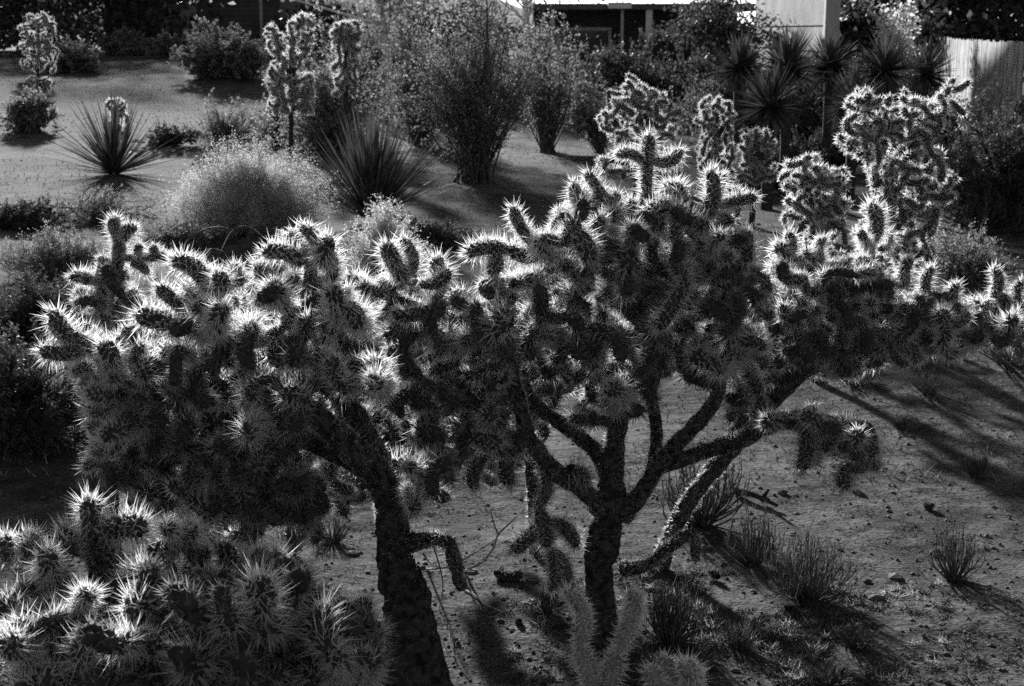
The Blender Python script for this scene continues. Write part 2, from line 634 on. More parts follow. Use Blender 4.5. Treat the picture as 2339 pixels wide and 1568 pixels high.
# --- central cholla
B0 = G(1385, 1470)
dB = B0[1]
cholla(B0, "large central cholla on a forked dark trunk, topped by a cross-shaped stem", [
    [(1378, 1480, dB, .055), (1375, 1400, dB, .048), (1368, 1300, dB, .046), (1385, 1210, dB, .05), (1395, 1150, dB, .05), (1400, 1080, dB, .036),
     (1405, 1000, dB, .032), (1430, 900, dB, .028), (1460, 820, dB + .05, .025), (1475, 700, dB + .05, .024), (1478, 560, dB, .022), (1478, 440, dB, .02)],
    [(1385, 1180, dB, .045), (1345, 1130, dB - .05, .034), (1270, 1080, dB - .1, .03), (1210, 1000, dB - .15, .028), (1180, 900, dB - .15, .026), (1150, 800, dB - .1, .024), (1090, 740, dB - .05, .022), (1000, 720, dB, .02), (900, 680, dB, .02), (830, 650, dB, .018)],
    [(1400, 1110, dB, .04), (1370, 1040, dB + .1, .032), (1300, 980, dB + .15, .028), (1230, 930, dB + .2, .026), (1190, 850, dB + .25, .022), (1220, 700, dB + .25, .02), (1250, 600, dB + .2, .018)],
    [(1420, 1180, dB, .042), (1470, 1120, dB - .02, .03), (1520, 1040, dB, .028), (1580, 980, dB, .026), (1640, 900, dB, .024), (1650, 760, dB + .1, .022), (1640, 620, dB + .1, .02), (1630, 500, dB + .1, .018)],
    [(1440, 1150, dB + .03, .03), (1480, 1100, dB + .1, .022), (1500, 1000, dB + .15, .022), (1490, 880, dB + .2, .022), (1540, 760, dB + .25, .02), (1560, 640, dB + .25, .018)],
    [(1500, 1070, dB, .026), (1600, 1035, dB - .05, .028), (1700, 1000, dB - .1, .03), (1790, 960, dB - .15, .032), (1880, 965, dB - .15, .03), (1960, 975, dB - .15, .03), (1985, 1010, dB - .15, .03), (1995, 1060, dB - .1, .022)],
    [(1425, 1300, dB, .03), (1480, 1290, dB - .05, .022), (1530, 1250, dB - .1, .021), (1580, 1225, dB - .12, .02), (1590, 1280, dB - .12, .015)],
], [
    # u0 v0 d0 u1 v1 d1
    (1478, 445, dB, 1480, 365, dB), (1480, 375, dB, 1483, 308, dB), (1470, 372, dB, 1408, 352, dB - .02), (1490, 370, dB, 1558, 345, dB + .02), (1478, 520, dB, 1478, 440, dB),
    (1340, 480, dB, 1310, 420, dB), (1400, 470, dB, 1340, 395, dB + .05), (1420, 500, dB, 1405, 440, dB), (1370, 600, dB - .2, 1374, 495, dB - .25),
    (1290, 520, dB, 1275, 480, dB + .1), (1450, 530, dB, 1440, 460, dB), (1560, 470, dB, 1520, 425, dB + .1), (1590, 520, dB - .1, 1625, 390, dB - .1),
    (1630, 480, dB, 1650, 400, dB + .1), (1640, 470, dB - .1, 1728, 452, dB - .1), (1690, 470, dB + .1, 1665, 430, dB + .1), (1560, 560, dB, 1545, 490, dB - .1), (1600, 550, dB - .1, 1575, 495, dB - .15),
    (1250, 570, dB - .05, 1168, 475, dB - .1), (1250, 570, dB - .05, 1160, 570, dB - .1), (1160, 570, dB - .1, 1065, 578, dB - .12), (1135, 580, dB - .1, 1135, 625, dB - .1),
    (1300, 580, dB - .1, 1235, 545, dB - .3), (1700, 600, dB, 1703, 530, dB - .1), (1620, 600, dB, 1580, 555, dB - .1), (1470, 600, dB - .1, 1400, 555, dB - .15),
    (1310, 650, dB - .1, 1285, 600, dB - .25), (1230, 620, dB, 1190, 640, dB - .1), (1200, 640, dB, 1130, 650, dB - .1), (1180, 680, dB - .1, 1110, 690, dB - .1),
    (940, 630, dB - .1, 920, 545, dB - .1), (925, 640, dB - .1, 880, 560, dB - .2), (960, 650, dB - .1, 1030, 620, dB - .12), (1010, 640, dB, 1000, 590, dB - .05), (900, 670, dB - .05, 870, 640, dB - .1),
    (880, 670, dB - .1, 825, 650, dB - .15), (830, 660, dB, 790, 640, dB - .1),
    (1155, 800, dB - .1, 1160, 735, dB - .35), (1060, 790, dB - .1, 990, 760, dB - .25), (1100, 740, dB - .1, 1115, 690, dB - .1), (1070, 760, dB - .1, 1075, 775, dB - .3),
    (1330, 780, dB - .1, 1310, 680, dB - .2), (1340, 850, dB, 1350, 760, dB - .15), (1270, 760, dB - .1, 1230, 740, dB - .2), (1440, 620, dB, 1520, 600, dB - .1),
    (1520, 660, dB, 1580, 690, dB - .1), (1640, 700, dB, 1700, 710, dB), (1450, 860, dB, 1340, 850, dB), (1400, 930, dB - .05, 1390, 890, dB - .25), (1360, 960, dB, 1300, 950, dB),
    (1700, 800, dB, 1640, 840, dB - .2), (1730, 820, dB, 1690, 760, dB), (1560, 850, dB, 1550, 780, dB),
    (1830, 960, dB - .15, 1865, 930, dB - .15), (1780, 965, dB - .15, 1740, 970, dB - .2), (1840, 985, dB - .15, 1832, 1075, dB - .17), (1855, 990, dB - .15, 1860, 1060, dB - .1), (1935, 985, dB - .15, 1880, 1030, dB - .2),
    (1990, 1020, dB - .12, 1950, 1080, dB - .15), (1950, 1060, dB - .12, 1925, 1120, dB - .15), (1975, 1020, dB - .12, 2005, 1075, dB - .15), (1900, 970, dB - .12, 1830, 975, dB - .15), (1960, 975, dB - .12, 1920, 1010, dB - .1),
    (1240, 1070, dB - .1, 1230, 1160, dB - .1), (1230, 1160, dB - .1, 1250, 1250, dB - .12), (1250, 1190, dB - .1, 1320, 1250, dB - .12), (1245, 1180, dB - .1, 1170, 1260, dB - .15), (1260, 1250, dB - .1, 1300, 1330, dB - .12), (1250, 1240, dB - .1, 1260, 1350, dB - .12),
    (1300, 1070, dB - .1, 1340, 1100, dB - .05), (1200, 1010, dB - .1, 1130, 1030, dB - .15), (1140, 1030, dB - .1, 1060, 1035, dB - .15), (1110, 1040, dB - .1, 1080, 1120, dB - .15), (1160, 1040, dB - .1, 1165, 1110, dB - .15),
    (960, 1020, dB - .1, 945, 985, dB - .15), (1010, 1060, dB - .1, 975, 1010, dB - .15),
    (1230, 700, dB, 1180, 780, dB - .15), (1600, 640, dB, 1560, 640, dB - .2),
], [
    ([(1270, 500), (1320, 450), (1480, 470), (1600, 480), (1700, 510), (1720, 600), (1640, 640), (1400, 640), (1250, 600)], dB - .35, dB + .5, 125, .052),
    ([(850, 670), (1080, 660), (1250, 620), (1500, 600), (1720, 600), (1790, 700), (1720, 850), (1560, 830), (1450, 870), (1300, 860), (1150, 880), (960, 860), (850, 760)], dB - .3, dB + .45, 210),
    ([(920, 860), (1180, 860), (1190, 1000), (1120, 1040), (960, 1020), (880, 960)], dB - .3, dB + .3, 60),
    ([(1300, 850), (1500, 850), (1490, 950), (1330, 960)], dB - .1, dB + .3, 16),
    ([(1800, 940), (1980, 970), (2000, 1060), (1900, 1040), (1820, 990)], dB - .3, dB, 16),
], seed=3, group=CHOLLAS)

# --- left cholla
dA = 3.55
A0 = np.array((P(1000, 1640, dA)[0] + .02, dA, 0))
A0[2] = gz(A0[0], A0[1])
cholla(A0, "wide bright-tipped cholla left of centre on a thick trunk leaning left", [
    [(A0 - (0, 0, .03), .105), (P(960, 1560, dA), .085), (P(935, 1400, dA), .065), (P(905, 1280, dA), .05), (P(895, 1180, dA), .042), (P(870, 1100, dA), .044), (P(800, 1020, dA), .034), (P(720, 950, dA), .03), (P(650, 900, dA - .05), .026)],
    [(905, 1200, dA, .036), (870, 1060, dA + .1, .032), (820, 960, dA + .15, .03), (740, 860, dA + .2, .026), (700, 760, dA + .2, .024), (710, 640, dA + .2, .022), (700, 560, dA + .15, .02)],
    [(880, 1100, dA, .036), (740, 1020, dA + .1, .03), (600, 980, dA + .15, .028), (480, 920, dA + .2, .026), (440, 820, dA + .2, .024), (460, 700, dA + .2, .022), (480, 640, dA + .15, .02)],
    [(700, 1000, dA + .1, .03), (560, 1040, dA, .026), (420, 1020, dA, .024), (320, 960, dA + .05, .022), (270, 880, dA + .05, .02), (220, 800, dA, .018)],
    [(940, 1240, dA, .03), (985, 1232, dA - .03, .022), (1025, 1240, dA - .05, .021), (1040, 1290, dA - .05, .021), (1055, 1345, dA - .05, .018)],
], [
    (730, 600, dA, 690, 515, dA), (700, 560, dA + .1, 655, 540, dA + .1), (690, 600, dA, 600, 575, dA - .05), (760, 600, dA, 748, 545, dA - .1), (650, 580, dA + .1, 640, 560, dA + .15),
    (650, 700, dA, 628, 655, dA - .15), (760, 720, dA - .05, 758, 660, dA - .25), (820, 720, dA, 800, 700, dA - .2), (690, 700, dA, 695, 775, dA - .05), (755, 700, dA, 757, 765, dA - .05), (620, 640, dA + .1, 600, 620, dA + .1),
    (480, 660, dA, 395, 590, dA - .02), (500, 680, dA - .05, 495, 625, dA - .1), (530, 650, dA, 535, 605, dA + .05), (520, 640, dA, 560, 640, dA), (470, 700, dA, 440, 650, dA + .1),
    (440, 720, dA, 360, 655, dA - .05), (400, 740, dA, 310, 720, dA - .05), (510, 760, dA - .1, 508, 700, dA - .28), (450, 760, dA, 440, 735, dA - .15), (520, 740, dA, 595, 728, dA), (560, 780, dA, 575, 760, dA - .15),
    (335, 870, dA, 322, 785, dA - .03), (400, 830, dA, 380, 790, dA), (440, 850, dA, 470, 800, dA), (430, 810, dA, 400, 800, dA - .15),
    (260, 840, dA, 200, 780, dA), (210, 790, dA, 118, 712, dA), (190, 800, dA, 90, 802, dA - .05), (250, 830, dA, 238, 785, dA - .1), (290, 870, dA, 245, 835, dA), (240, 850, dA + .05, 165, 850, dA),
    (270, 900, dA, 195, 895, dA - .02), (260, 920, dA, 200, 940, dA), (260, 980, dA, 200, 970, dA), (280, 1010, dA, 215, 1040, dA), (240, 1060, dA, 190, 1070, dA), (240, 920, dA, 215, 880, dA), (330, 960, dA, 230, 1000, dA - .1),
    (760, 850, dA, 700, 812, dA - .05), (720, 870, dA, 735, 810, dA - .05), (790, 860, dA, 835, 825, dA), (810, 870, dA, 770, 870, dA - .1), (880, 900, dA, 858, 880, dA - .2), (870, 860, dA, 850, 825, dA - .05), (640, 780, dA, 640, 840, dA - .05),
    (620, 760, dA, 650, 750, dA), (700, 930, dA - .05, 645, 893, dA - .1), (950, 1120, dA - .1, 928, 1065, dA - .25), (930, 1150, dA - .05, 990, 1120, dA - .1), (930, 1130, dA - .05, 950, 1170, dA - .2),
    (620, 1120, dA, 715, 1085, dA), (715, 1090, dA, 735, 1130, dA), (430, 1140, dA - .05, 460, 1080, dA), (600, 980, dA, 560, 1000, dA - .2), (480, 1180, dA - .1, 465, 1150, dA),
], [
    ([(400, 680), (520, 660), (620, 640), (700, 590), (760, 610), (840, 700), (880, 820), (860, 900), (740, 880), (600, 900), (300, 880), (350, 760)], dA - .2, dA + .8, 140, .052),
    ([(200, 820), (340, 850), (620, 850), (720, 960), (640, 1060), (560, 1130), (420, 1150), (300, 1160), (210, 1080), (190, 900)], dA - .1, dA + .8, 170),
    ([(440, 1000), (640, 1000), (740, 1120), (720, 1200), (480, 1190)], dA - .1, dA + .4, 50),
    ([(130, 770), (330, 760), (340, 900), (190, 900)], dA, dA + .5, 30),
    ([(900, 1040), (1040, 1040), (1030, 1160), (930, 1180)], dA - .2, dA + .2, 9),
], seed=5, group=CHOLLAS)

# --- right cholla
C0 = G(1495, 1300)
dC = 4.9
cholla(C0, "broad shaded cholla at the right, star-like tips lit along its top edge", [
    [(C0 - (0, 0, .03), .036), (P(1560, 1170, dC), .03), (P(1640, 1060, dC + .1), .032), (P(1715, 960, dC + .2), .045), (P(1800, 870, dC + .2), .042), (P(1900, 800, dC + .1), .034), (P(2050, 760, dC), .03), (P(2200, 740, dC), .026), (P(2290, 700, dC), .02)],
    [(1800, 870, dC + .2, .034), (1820, 760, dC + .2, .028), (1840, 660, dC + .1, .024), (1800, 590, dC + .1, .02)],
    [(1900, 800, dC + .1, .03), (1960, 700, dC + .1, .026), (1985, 600, dC, .022), (1988, 520, dC, .02)],
    [(1790, 880, dC + .2, .03), (1740, 840, dC + .1, .026), (1690, 840, dC, .024), (1660, 870, dC - .1, .02)],
], [
    (1988, 560, dC, 1990, 465, dC - .02), (1980, 560, dC, 1965, 530, dC - .15), (1800, 590, dC, 1802, 530, dC), (1800, 600, dC, 1775, 560, dC - .05), (1880, 610, dC, 1880, 545, dC - .1), (1840, 600, dC, 1850, 570, dC), (1775, 640, dC, 1765, 600, dC),
    (1790, 700, dC, 1762, 655, dC - .2), (1770, 770, dC, 1755, 740, dC - .1), (2010, 570, dC, 2030, 530, dC + .1), (2070, 650, dC, 2078, 590, dC - .05), (2120, 680, dC, 2128, 610, dC), (2180, 690, dC, 2185, 650, dC - .05),
    (2270, 680, dC, 2272, 612, dC), (2300, 720, dC, 2280, 670, dC), (2240, 700, dC, 2310, 690, dC), (2020, 690, dC, 2030, 650, dC), (1900, 700, dC, 1880, 640, dC - .1), (1700, 870, dC - .2, 1690, 820, dC - .4), (1980, 800, dC, 2060, 820, dC - .15), (1900, 830, dC, 1920, 800, dC - .3),
    (2210, 780, dC, 2220, 720, dC - .2), (2330, 700, dC, 2335, 640, dC), (1960, 720, dC - .1, 1950, 660, dC - .25), (2090, 760, dC, 2080, 700, dC - .2),
], [
    ([(1770, 600), (1850, 620), (1980, 590), (2040, 660), (2200, 710), (2345, 710), (2345, 790), (2220, 800), (2060, 820), (1960, 850), (1850, 860), (1750, 800), (1760, 660)], dC - .4, dC + .5, 260),
    ([(1620, 830), (1740, 830), (1740, 930), (1640, 960)], dC - .4, dC + .2, 14),
], seed=8, group=CHOLLAS)

# --- front-left cholla
dD = 2.75
D0 = P(300, 1700, dD); D0[2] = gz(D0[0], D0[1])
cholla(D0, "low shaded cholla filling the bottom left corner, one upright lit stem", [
    [(D0 - (0, 0, .03), .07), (P(300, 1560, dD), .055), (P(290, 1420, dD), .045), (P(240, 1300, dD), .034), (P(215, 1240, dD), .028)],
    [(300, 1500, dD, .04), (380, 1380, dD, .03), (370, 1280, dD, .025)],
    [(300, 1480, dD, .04), (180, 1380, dD - .05, .03), (110, 1300, dD - .05, .026)],
    [(310, 1520, dD, .04), (460, 1440, dD, .03), (560, 1320, dD + .05, .026), (560, 1270, dD + .05, .02)],
    [(310, 1540, dD, .04), (500, 1520, dD - .1, .03), (660, 1480, dD - .1, .026), (700, 1420, dD - .1, .02)],
], [
    (225, 1270, dD, 203, 1140, dD), (225, 1220, dD, 340, 1205, dD), (370, 1270, dD, 378, 1205, dD - .12), (420, 1240, dD, 430, 1210, dD - .05), (160, 1260, dD, 150, 1205, dD + .05), (115, 1310, dD, 108, 1262, dD - .15), (60, 1290, dD, 62, 1240, dD), (90, 1260, dD, 40, 1235, dD + .05),
    (80, 1370, dD, 68, 1340, dD - .1), (20, 1280, dD, 15, 1225, dD), (560, 1310, dD, 600, 1255, dD), (520, 1300, dD, 500, 1240, dD), (450, 1290, dD, 470, 1250, dD), (330, 1330, dD - .1, 345, 1310, dD - .2), (620, 1330, dD, 630, 1260, dD),
    (700, 1420, dD - .1, 690, 1360, dD - .15), (760, 1450, dD - .1, 800, 1380, dD - .15), (810, 1440, dD - .1, 840, 1370, dD - .15), (740, 1540, dD - .2, 755, 1490, dD - .35), (690, 1500, dD - .1, 650, 1480, dD - .15), (820, 1470, dD - .1, 870, 1440, dD - .15), (790, 1580, dD - .15, 850, 1500, dD - .2), (660, 1440, dD - .1, 640, 1400, dD - .25), (500, 1420, dD, 520, 1370, dD),
], [
    ([(0, 1370), (200, 1370), (360, 1310), (560, 1320), (640, 1350), (620, 1450), (540, 1560), (300, 1560), (0, 1560)], dD - .45, dD + .35, 120),
    ([(0, 1420), (500, 1420), (620, 1640), (0, 1640)], dD - .5, dD, 60),
    ([(560, 1290), (660, 1270), (720, 1340), (860, 1400), (880, 1560), (620, 1600), (540, 1500)], dD - .3, dD + .1, 45),
], seed=12, group=CHOLLAS)

# --- small chollas at the bottom edge
dE = 3.0
E0 = P(1370, 1760, dE); E0[2] = gz(E0[0], E0[1])
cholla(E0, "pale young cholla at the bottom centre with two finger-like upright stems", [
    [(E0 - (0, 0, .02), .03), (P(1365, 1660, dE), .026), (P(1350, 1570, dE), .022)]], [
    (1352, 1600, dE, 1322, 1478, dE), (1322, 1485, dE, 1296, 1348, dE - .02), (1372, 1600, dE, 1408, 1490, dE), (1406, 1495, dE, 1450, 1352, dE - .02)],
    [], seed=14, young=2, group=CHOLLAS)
E0 = P(1530, 1720, dE); E0[2] = gz(E0[0], E0[1])
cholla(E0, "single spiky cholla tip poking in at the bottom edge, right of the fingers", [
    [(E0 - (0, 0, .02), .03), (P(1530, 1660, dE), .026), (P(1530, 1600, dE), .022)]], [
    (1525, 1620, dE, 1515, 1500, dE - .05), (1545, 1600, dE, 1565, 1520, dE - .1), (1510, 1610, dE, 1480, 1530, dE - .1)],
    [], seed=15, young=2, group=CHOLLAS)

# --- darker cholla behind at the left
H0 = G(230, 850)
dH = 5.0
H0 = P(232, 1000, dH); H0[2] = gz(H0[0], H0[1])
cholla(H0, "slender dark cholla behind the left crown with small round glowing tips", [
    [(H0 - (0, 0, .02), .05), (P(232, 900, dH), .04), (P(235, 760, dH), .036), (P(240, 660, dH), .03), (P(268, 600, dH), .026), (P(272, 560, dH), .022)]], [
    (272, 580, dH, 262, 532, dH), (268, 540, dH, 264, 498, dH - .05), (285, 545, dH, 308, 518, dH - .05), (285, 590, dH, 385, 585, dH), (320, 580, dH, 320, 560, dH - .05), (355, 580, dH, 350, 560, dH), (236, 680, dH, 234, 600, dH - .02),
    (236, 650, dH, 160, 632, dH), (200, 650, dH, 195, 625, dH), (236, 700, dH, 170, 690, dH), (300, 600, dH, 340, 625, dH), (240, 720, dH, 290, 680, dH), (250, 600, dH, 225, 590, dH)],
    [([(200, 640), (300, 600), (320, 700), (330, 820), (180, 830), (170, 720)], dH - .2, dH + .2, 45)], seed=17, scale=.9, group=CHOLLAS)

# --- shaded cholla filling the dark middle
dK = 5.15
K0 = P(1225, 1180, dK); K0[2] = gz(K0[0], K0[1])
cholla(K0, "dense dark cholla in shade behind the gap between the two large crowns", [
    [(K0 - (0, 0, .02), .03), (P(1215, 1060, dK), .03), (P(1160, 970, dK), .032), (P(1110, 880, dK), .034), (P(1100, 780, dK), .028), (P(1060, 720, dK), .022)],
    [(1120, 960, dK, .034), (1250, 880, dK, .03), (1400, 820, dK, .028), (1540, 780, dK, .026), (1680, 740, dK, .024), (1780, 700, dK, .02)],
    [(1115, 920, dK, .03), (1010, 870, dK, .026), (930, 800, dK, .024), (900, 740, dK, .02)],
    [(1250, 880, dK, .028), (1290, 780, dK, .024), (1300, 700, dK, .02)]], [],
    [([(870, 740), (1100, 720), (1300, 680), (1600, 660), (1800, 660), (1860, 760), (1800, 860), (1640, 880), (1500, 860), (1300, 900), (1220, 1030), (1150, 1010), (1120, 1110), (1040, 1060), (960, 1120), (900, 1050), (870, 850)], dK - .4, dK + .4, 300)],
    seed=19, parts=60, group=CHOLLAS)

dM = 4.7
M0 = P(905, 1330, dM); M0[2] = gz(M0[0], M0[1])
cholla(M0, "low dark cholla in deep shade behind the left trunk's leaning limb", [
    [(M0 - (0, 0, .02), .026), (P(880, 1180, dM), .026), (P(820, 1090, dM), .026), (P(770, 1000, dM), .026), (P(800, 880, dM), .02)],
    [(820, 1090, dM, .026), (640, 1080, dM, .024), (560, 980, dM, .02)],
    [(720, 1080, dM, .026), (820, 1030, dM, .024), (900, 960, dM, .02)]], [],
    [([(520, 860), (900, 840), (960, 920), (920, 1060), (860, 1090), (740, 1150), (560, 1130), (500, 1000)], dM - .4, dM + .4, 120), ([(380, 1080), (860, 1060), (820, 1170), (740, 1160), (700, 1250), (640, 1190), (560, 1260), (420, 1230)], dM - .4, dM + .3, 110)],
    seed=18, parts=60, group=CHOLLAS)

# --- tall cholla at the back right, and the lower one beside it
dF = 8.6
F0 = P(2010, 740, dF); F0[2] = gz(F0[0], F0[1])
cholla(F0, "tall many-armed cholla glowing at the back right below the board fence", [
    [(F0 - (0, 0, .02), .04), (P(2010, 600, dF), .04), (P(2030, 480, dF), .045), (P(2040, 380, dF), .035), (P(2060, 290, dF), .03), (P(2080, 240, dF), .025)],
    [(2030, 470, dF, .04), (1990, 380, dF, .03), (1960, 290, dF, .025), (1955, 230, dF, .02)],
    [(2040, 380, dF, .035), (2100, 320, dF, .03), (2140, 250, dF, .025), (2170, 200, dF, .02)],
    [(2020, 540, dF, .04), (2100, 460, dF, .03), (2150, 410, dF, .02)]],
    [(2150, 230, dF, 2180, 180, dF), (2160, 210, dF, 2215, 185, dF), (2170, 230, dF, 2205, 262, dF), (2060, 250, dF, 2065, 205, dF), (1960, 240, dF, 1958, 205, dF), (1990, 220, dF, 1985, 215, dF),
     (1930, 320, dF, 1915, 310, dF)],
    [([(1935, 210), (1990, 210), (2030, 230), (2060, 200), (2090, 240), (2140, 220), (2180, 200), (2160, 250), (2110, 290), (2140, 340), (2150, 370), (2110, 400), (2000, 420), (1960, 370), (1930, 350), (1920, 310), (1940, 270)], dF - .3, dF + .25, 150, .064),
     ([(2050, 420), (2130, 380), (2185, 400), (2190, 440), (2130, 500), (2060, 480)], dF - .25, dF + .25, 55, .062),
     ([(1980, 400), (2040, 400), (2040, 470), (2000, 480)], dF - .2, dF + .2, 14),
     ([(1950, 480), (2100, 500), (2130, 600), (2080, 760), (1960, 760), (1940, 600)], dF - .4, dF + .4, 90, .066)],
    near=False, seed=27, parts=100, scale=1.05, group='cholla cacti behind')
dG = 8.0
G0 = P(1850, 690, dG); G0[2] = gz(G0[0], G0[1])
cholla(G0, "lower bushy cholla just left of the tall back-right cholla", [
    [(G0 - (0, 0, .02), .03), (P(1850, 600, dG), .03), (P(1850, 500, dG), .035), (P(1840, 420, dG), .028)],
    [(1850, 520, dG, .035), (1900, 470, dG, .03), (1925, 430, dG, .02)]], [],
    [([(1785, 375), (1840, 345), (1880, 370), (1890, 400), (1930, 400), (1935, 440), (1940, 500), (1900, 530), (1850, 520), (1800, 490), (1790, 420)], dG - .25, dG + .25, 105, .058),
     ([(1790, 520), (1930, 520), (1940, 640), (1900, 760), (1800, 760), (1770, 640)], dG - .4, dG + .4, 90, .066)],
    near=False, seed=23, scale=1.0, group='cholla cacti behind')


def far_cholla(u, v, us, vs, d, label, n, seed, sc=1.0, base_v=None, polys=None):
    b0 = P(u, v, d)
    b0[2] = gz(b0[0], b0[1])
    top = vs[0]
    poly = polys or [(us[0], (vs[0] + vs[1]) / 2), ((us[0] * 2 + us[1]) / 3, vs[0]), ((us[0] + us[1] * 2) / 3, vs[0] + 5), (us[1], (vs[0] + vs[1]) / 2), ((us[0] + us[1] * 3) / 4, vs[1]), ((us[0] * 3 + us[1]) / 4, vs[1])]
    um = (us[0] + us[1]) / 2
    vm = (vs[0] + vs[1]) / 2
    limbs = [[(b0 - (0, 0, .02), .035), (P(um, vs[1], d), .035), (P(um, vm, d), .035), (P(um, vs[0] + (vm - vs[0]) * .5, d), .025)],
             [(um, vs[1], d, .035), (us[0] * .6 + um * .4, vm, d, .03), (us[0] * .7 + um * .3, vs[0] * .7 + vm * .3, d, .02)],
             [(um, vs[1], d, .035), (us[1] * .6 + um * .4, vm, d, .03), (us[1] * .7 + um * .3, vs[0] * .7 + vm * .3, d, .02)]]
    dd = (us[1] - us[0]) / F * d * .5
    return cholla(b0, label, limbs, [], [(poly, d - dd, d + dd, n, .055), ([(us[0] + 8, vs[1] - 10), (us[1] - 8, vs[1] - 10), (us[1] - 8, v), (us[0] + 8, v)], d - dd, d + dd, int(n * .8), .08)], near=False, seed=seed, scale=sc, parts=0 if d > 15 else 60, group='cholla cacti behind')


far_cholla(1450, 400, (1360, 1560), (180, 370), 12.5, "rounded mid-distance cholla behind the cross-shaped stem", 150, 31, 1.15)
far_cholla(1650, 400, (1590, 1680), (220, 320), 15.0, "small dim cholla left of the trunked yuccas", 60, 32, 1.2)
far_cholla(1720, 420, (1680, 1775), (290, 380), 14.0, "low dull cholla at the foot of the trunked yuccas", 45, 33, 1.2)
far_cholla(660, 260, (610, 720), (35, 180), 20.5, "tall thin cholla outlined in light beside the leafy bush", 130, 34, 1.3,
           polys=[(608, 50), (635, 60), (650, 90), (665, 50), (695, 28), (722, 50), (715, 90), (700, 130), (665, 170), (640, 215), (600, 190), (625, 130), (605, 90)])
far_cholla(780, 220, (755, 830), (45, 110), 20.2, "glowing cholla top standing behind the leafy bush", 60, 35, 1.3)
far_cholla(85, 165, (40, 135), (28, 110), 38, "far cholla with a lit crown in the top left corner", 110, 36, 1.5)
far_cholla(88, 218, (58, 120), (170, 200), 33, "half-hidden cholla crown near the left edge under the corner one", 25, 37, 1.3)
far_cholla(265, 300, (238, 295), (226, 262), 26, "small lit cholla crown peeping over the left yucca", 25, 38, 1.3)


# ------------------------------------------------------------------ shrubs
def leaves(mb, pts, size, mat=0, flat=.0, elong=1.8):
    n = len(pts)
    a = unit(nrs.normal(size=(n, 3)))
    b_ = unit(np.cross(a, nrs.normal(size=(n, 3))))
    s = (size * nrs.uniform(.5, 1.3, n))[:, None]
    v = np.stack([pts - a * s * elong / 2, pts + b_ * s * .5, pts + a * s * elong / 2, pts - b_ * s * .5], 1)
    f = np.arange(n * 4).reshape(n, 4)
    mb.add(v, f, mat)


def bush(g, w, h, label, cat="shrub", stems=22, twigs=7, leaf=.012, nleaf=14, lm=None, sm=None, name="leafy_shrub", seed=1, group=None, base_gap=.25, dome=1., top=None, twig_r=.002, up=.0, lean=0., vase=0):
    """leafy bush: curved stems fanning from the base, side twigs, small leaves along the twigs"""
    rs = np.random.RandomState(seed)
    root = empty(name, g, label, cat, group)
    st, lf = MB(), MB()
    pts = []
    clumps = rs.uniform(.55, 1.12, 9)
    for k in range(stems):
        az = rs.uniform(0, 6.283)
        el = .95 * rs.uniform(0, 1) ** .6 if vase else math.acos(rs.uniform(0, 1))
        rr = clumps[int(az / 6.284 * 9)] * rs.uniform(.75, 1.05)
        ws_ = 1.25 if vase else 1.
        tip = np.array((math.cos(az) * math.sin(el) * w * ws_ / 2 * rr + lean * h, math.sin(az) * math.sin(el) * w / 2 * rr, h * (math.cos(el) * .85 + .15) * rr))
        mid = tip * np.array((.35, .35, .5)) + rs.normal(size=3) * .05 * w
        p0 = np.array((rs.normal() * .04 * w, rs.normal() * .04 * w, -.02))
        c, r_, t_ = tube(st, [p0, mid, tip], [.005 * h + .002, .004 * h + .001, .0015], seg=4, per=5, cap=False)
        for q in range(twigs):
            i = rs.randint(int(len(c) * base_gap), len(c))
            d = unit(t_[i] * .8 + rs.normal(size=3) * .7 + (0, 0, .25 + up))
            L = rs.uniform(.08, .22) * (w + h) / 2
            e = c[i] + d * L
            m_ = c[i] + d * L * .5 + rs.normal(size=3) * .08 * L
            c2, _, _ = tube(st, [c[i], m_, e], [twig_r * 1.4, twig_r, twig_r * .5], seg=3, per=2, cap=False)
            n = nleaf
            tt = rs.uniform(.15, 1.05, n)
            pp = c[i][None] * (1 - tt[:, None]) + e[None] * tt[:, None] + rs.normal(size=(n, 3)) * .07 * L
            pts.append(pp)
    st.build("stems", sm or M_twig, root)
    if nleaf:
        pts = np.concatenate(pts)
        pts[:, 2] = np.maximum(pts[:, 2], .01)
        leaves(lf, pts, leaf)
        lf.build("foliage", lm or M_leaf, root, smooth=False)
    return root


def size_at(du, d):
    return du / F * d


def bush_px(u, v, du, dv, label, d=None, **kw):
    """u, v = pixel of the base, du wide, dv tall in pixels"""
    g = G(u, v) if d is None else P(u, v, d)
    g[2] = gz(g[0], g[1])
    kw["stems"] = int(kw.get("stems", 22) * 1.5)
    kw["nleaf"] = int(kw.get("nleaf", 14) * (.9 if kw.get("vase") else 1.5))
    return bush(g, size_at(du, g[1]) * 1.3, size_at(dv, g[1]) * 1.1, label, **kw)


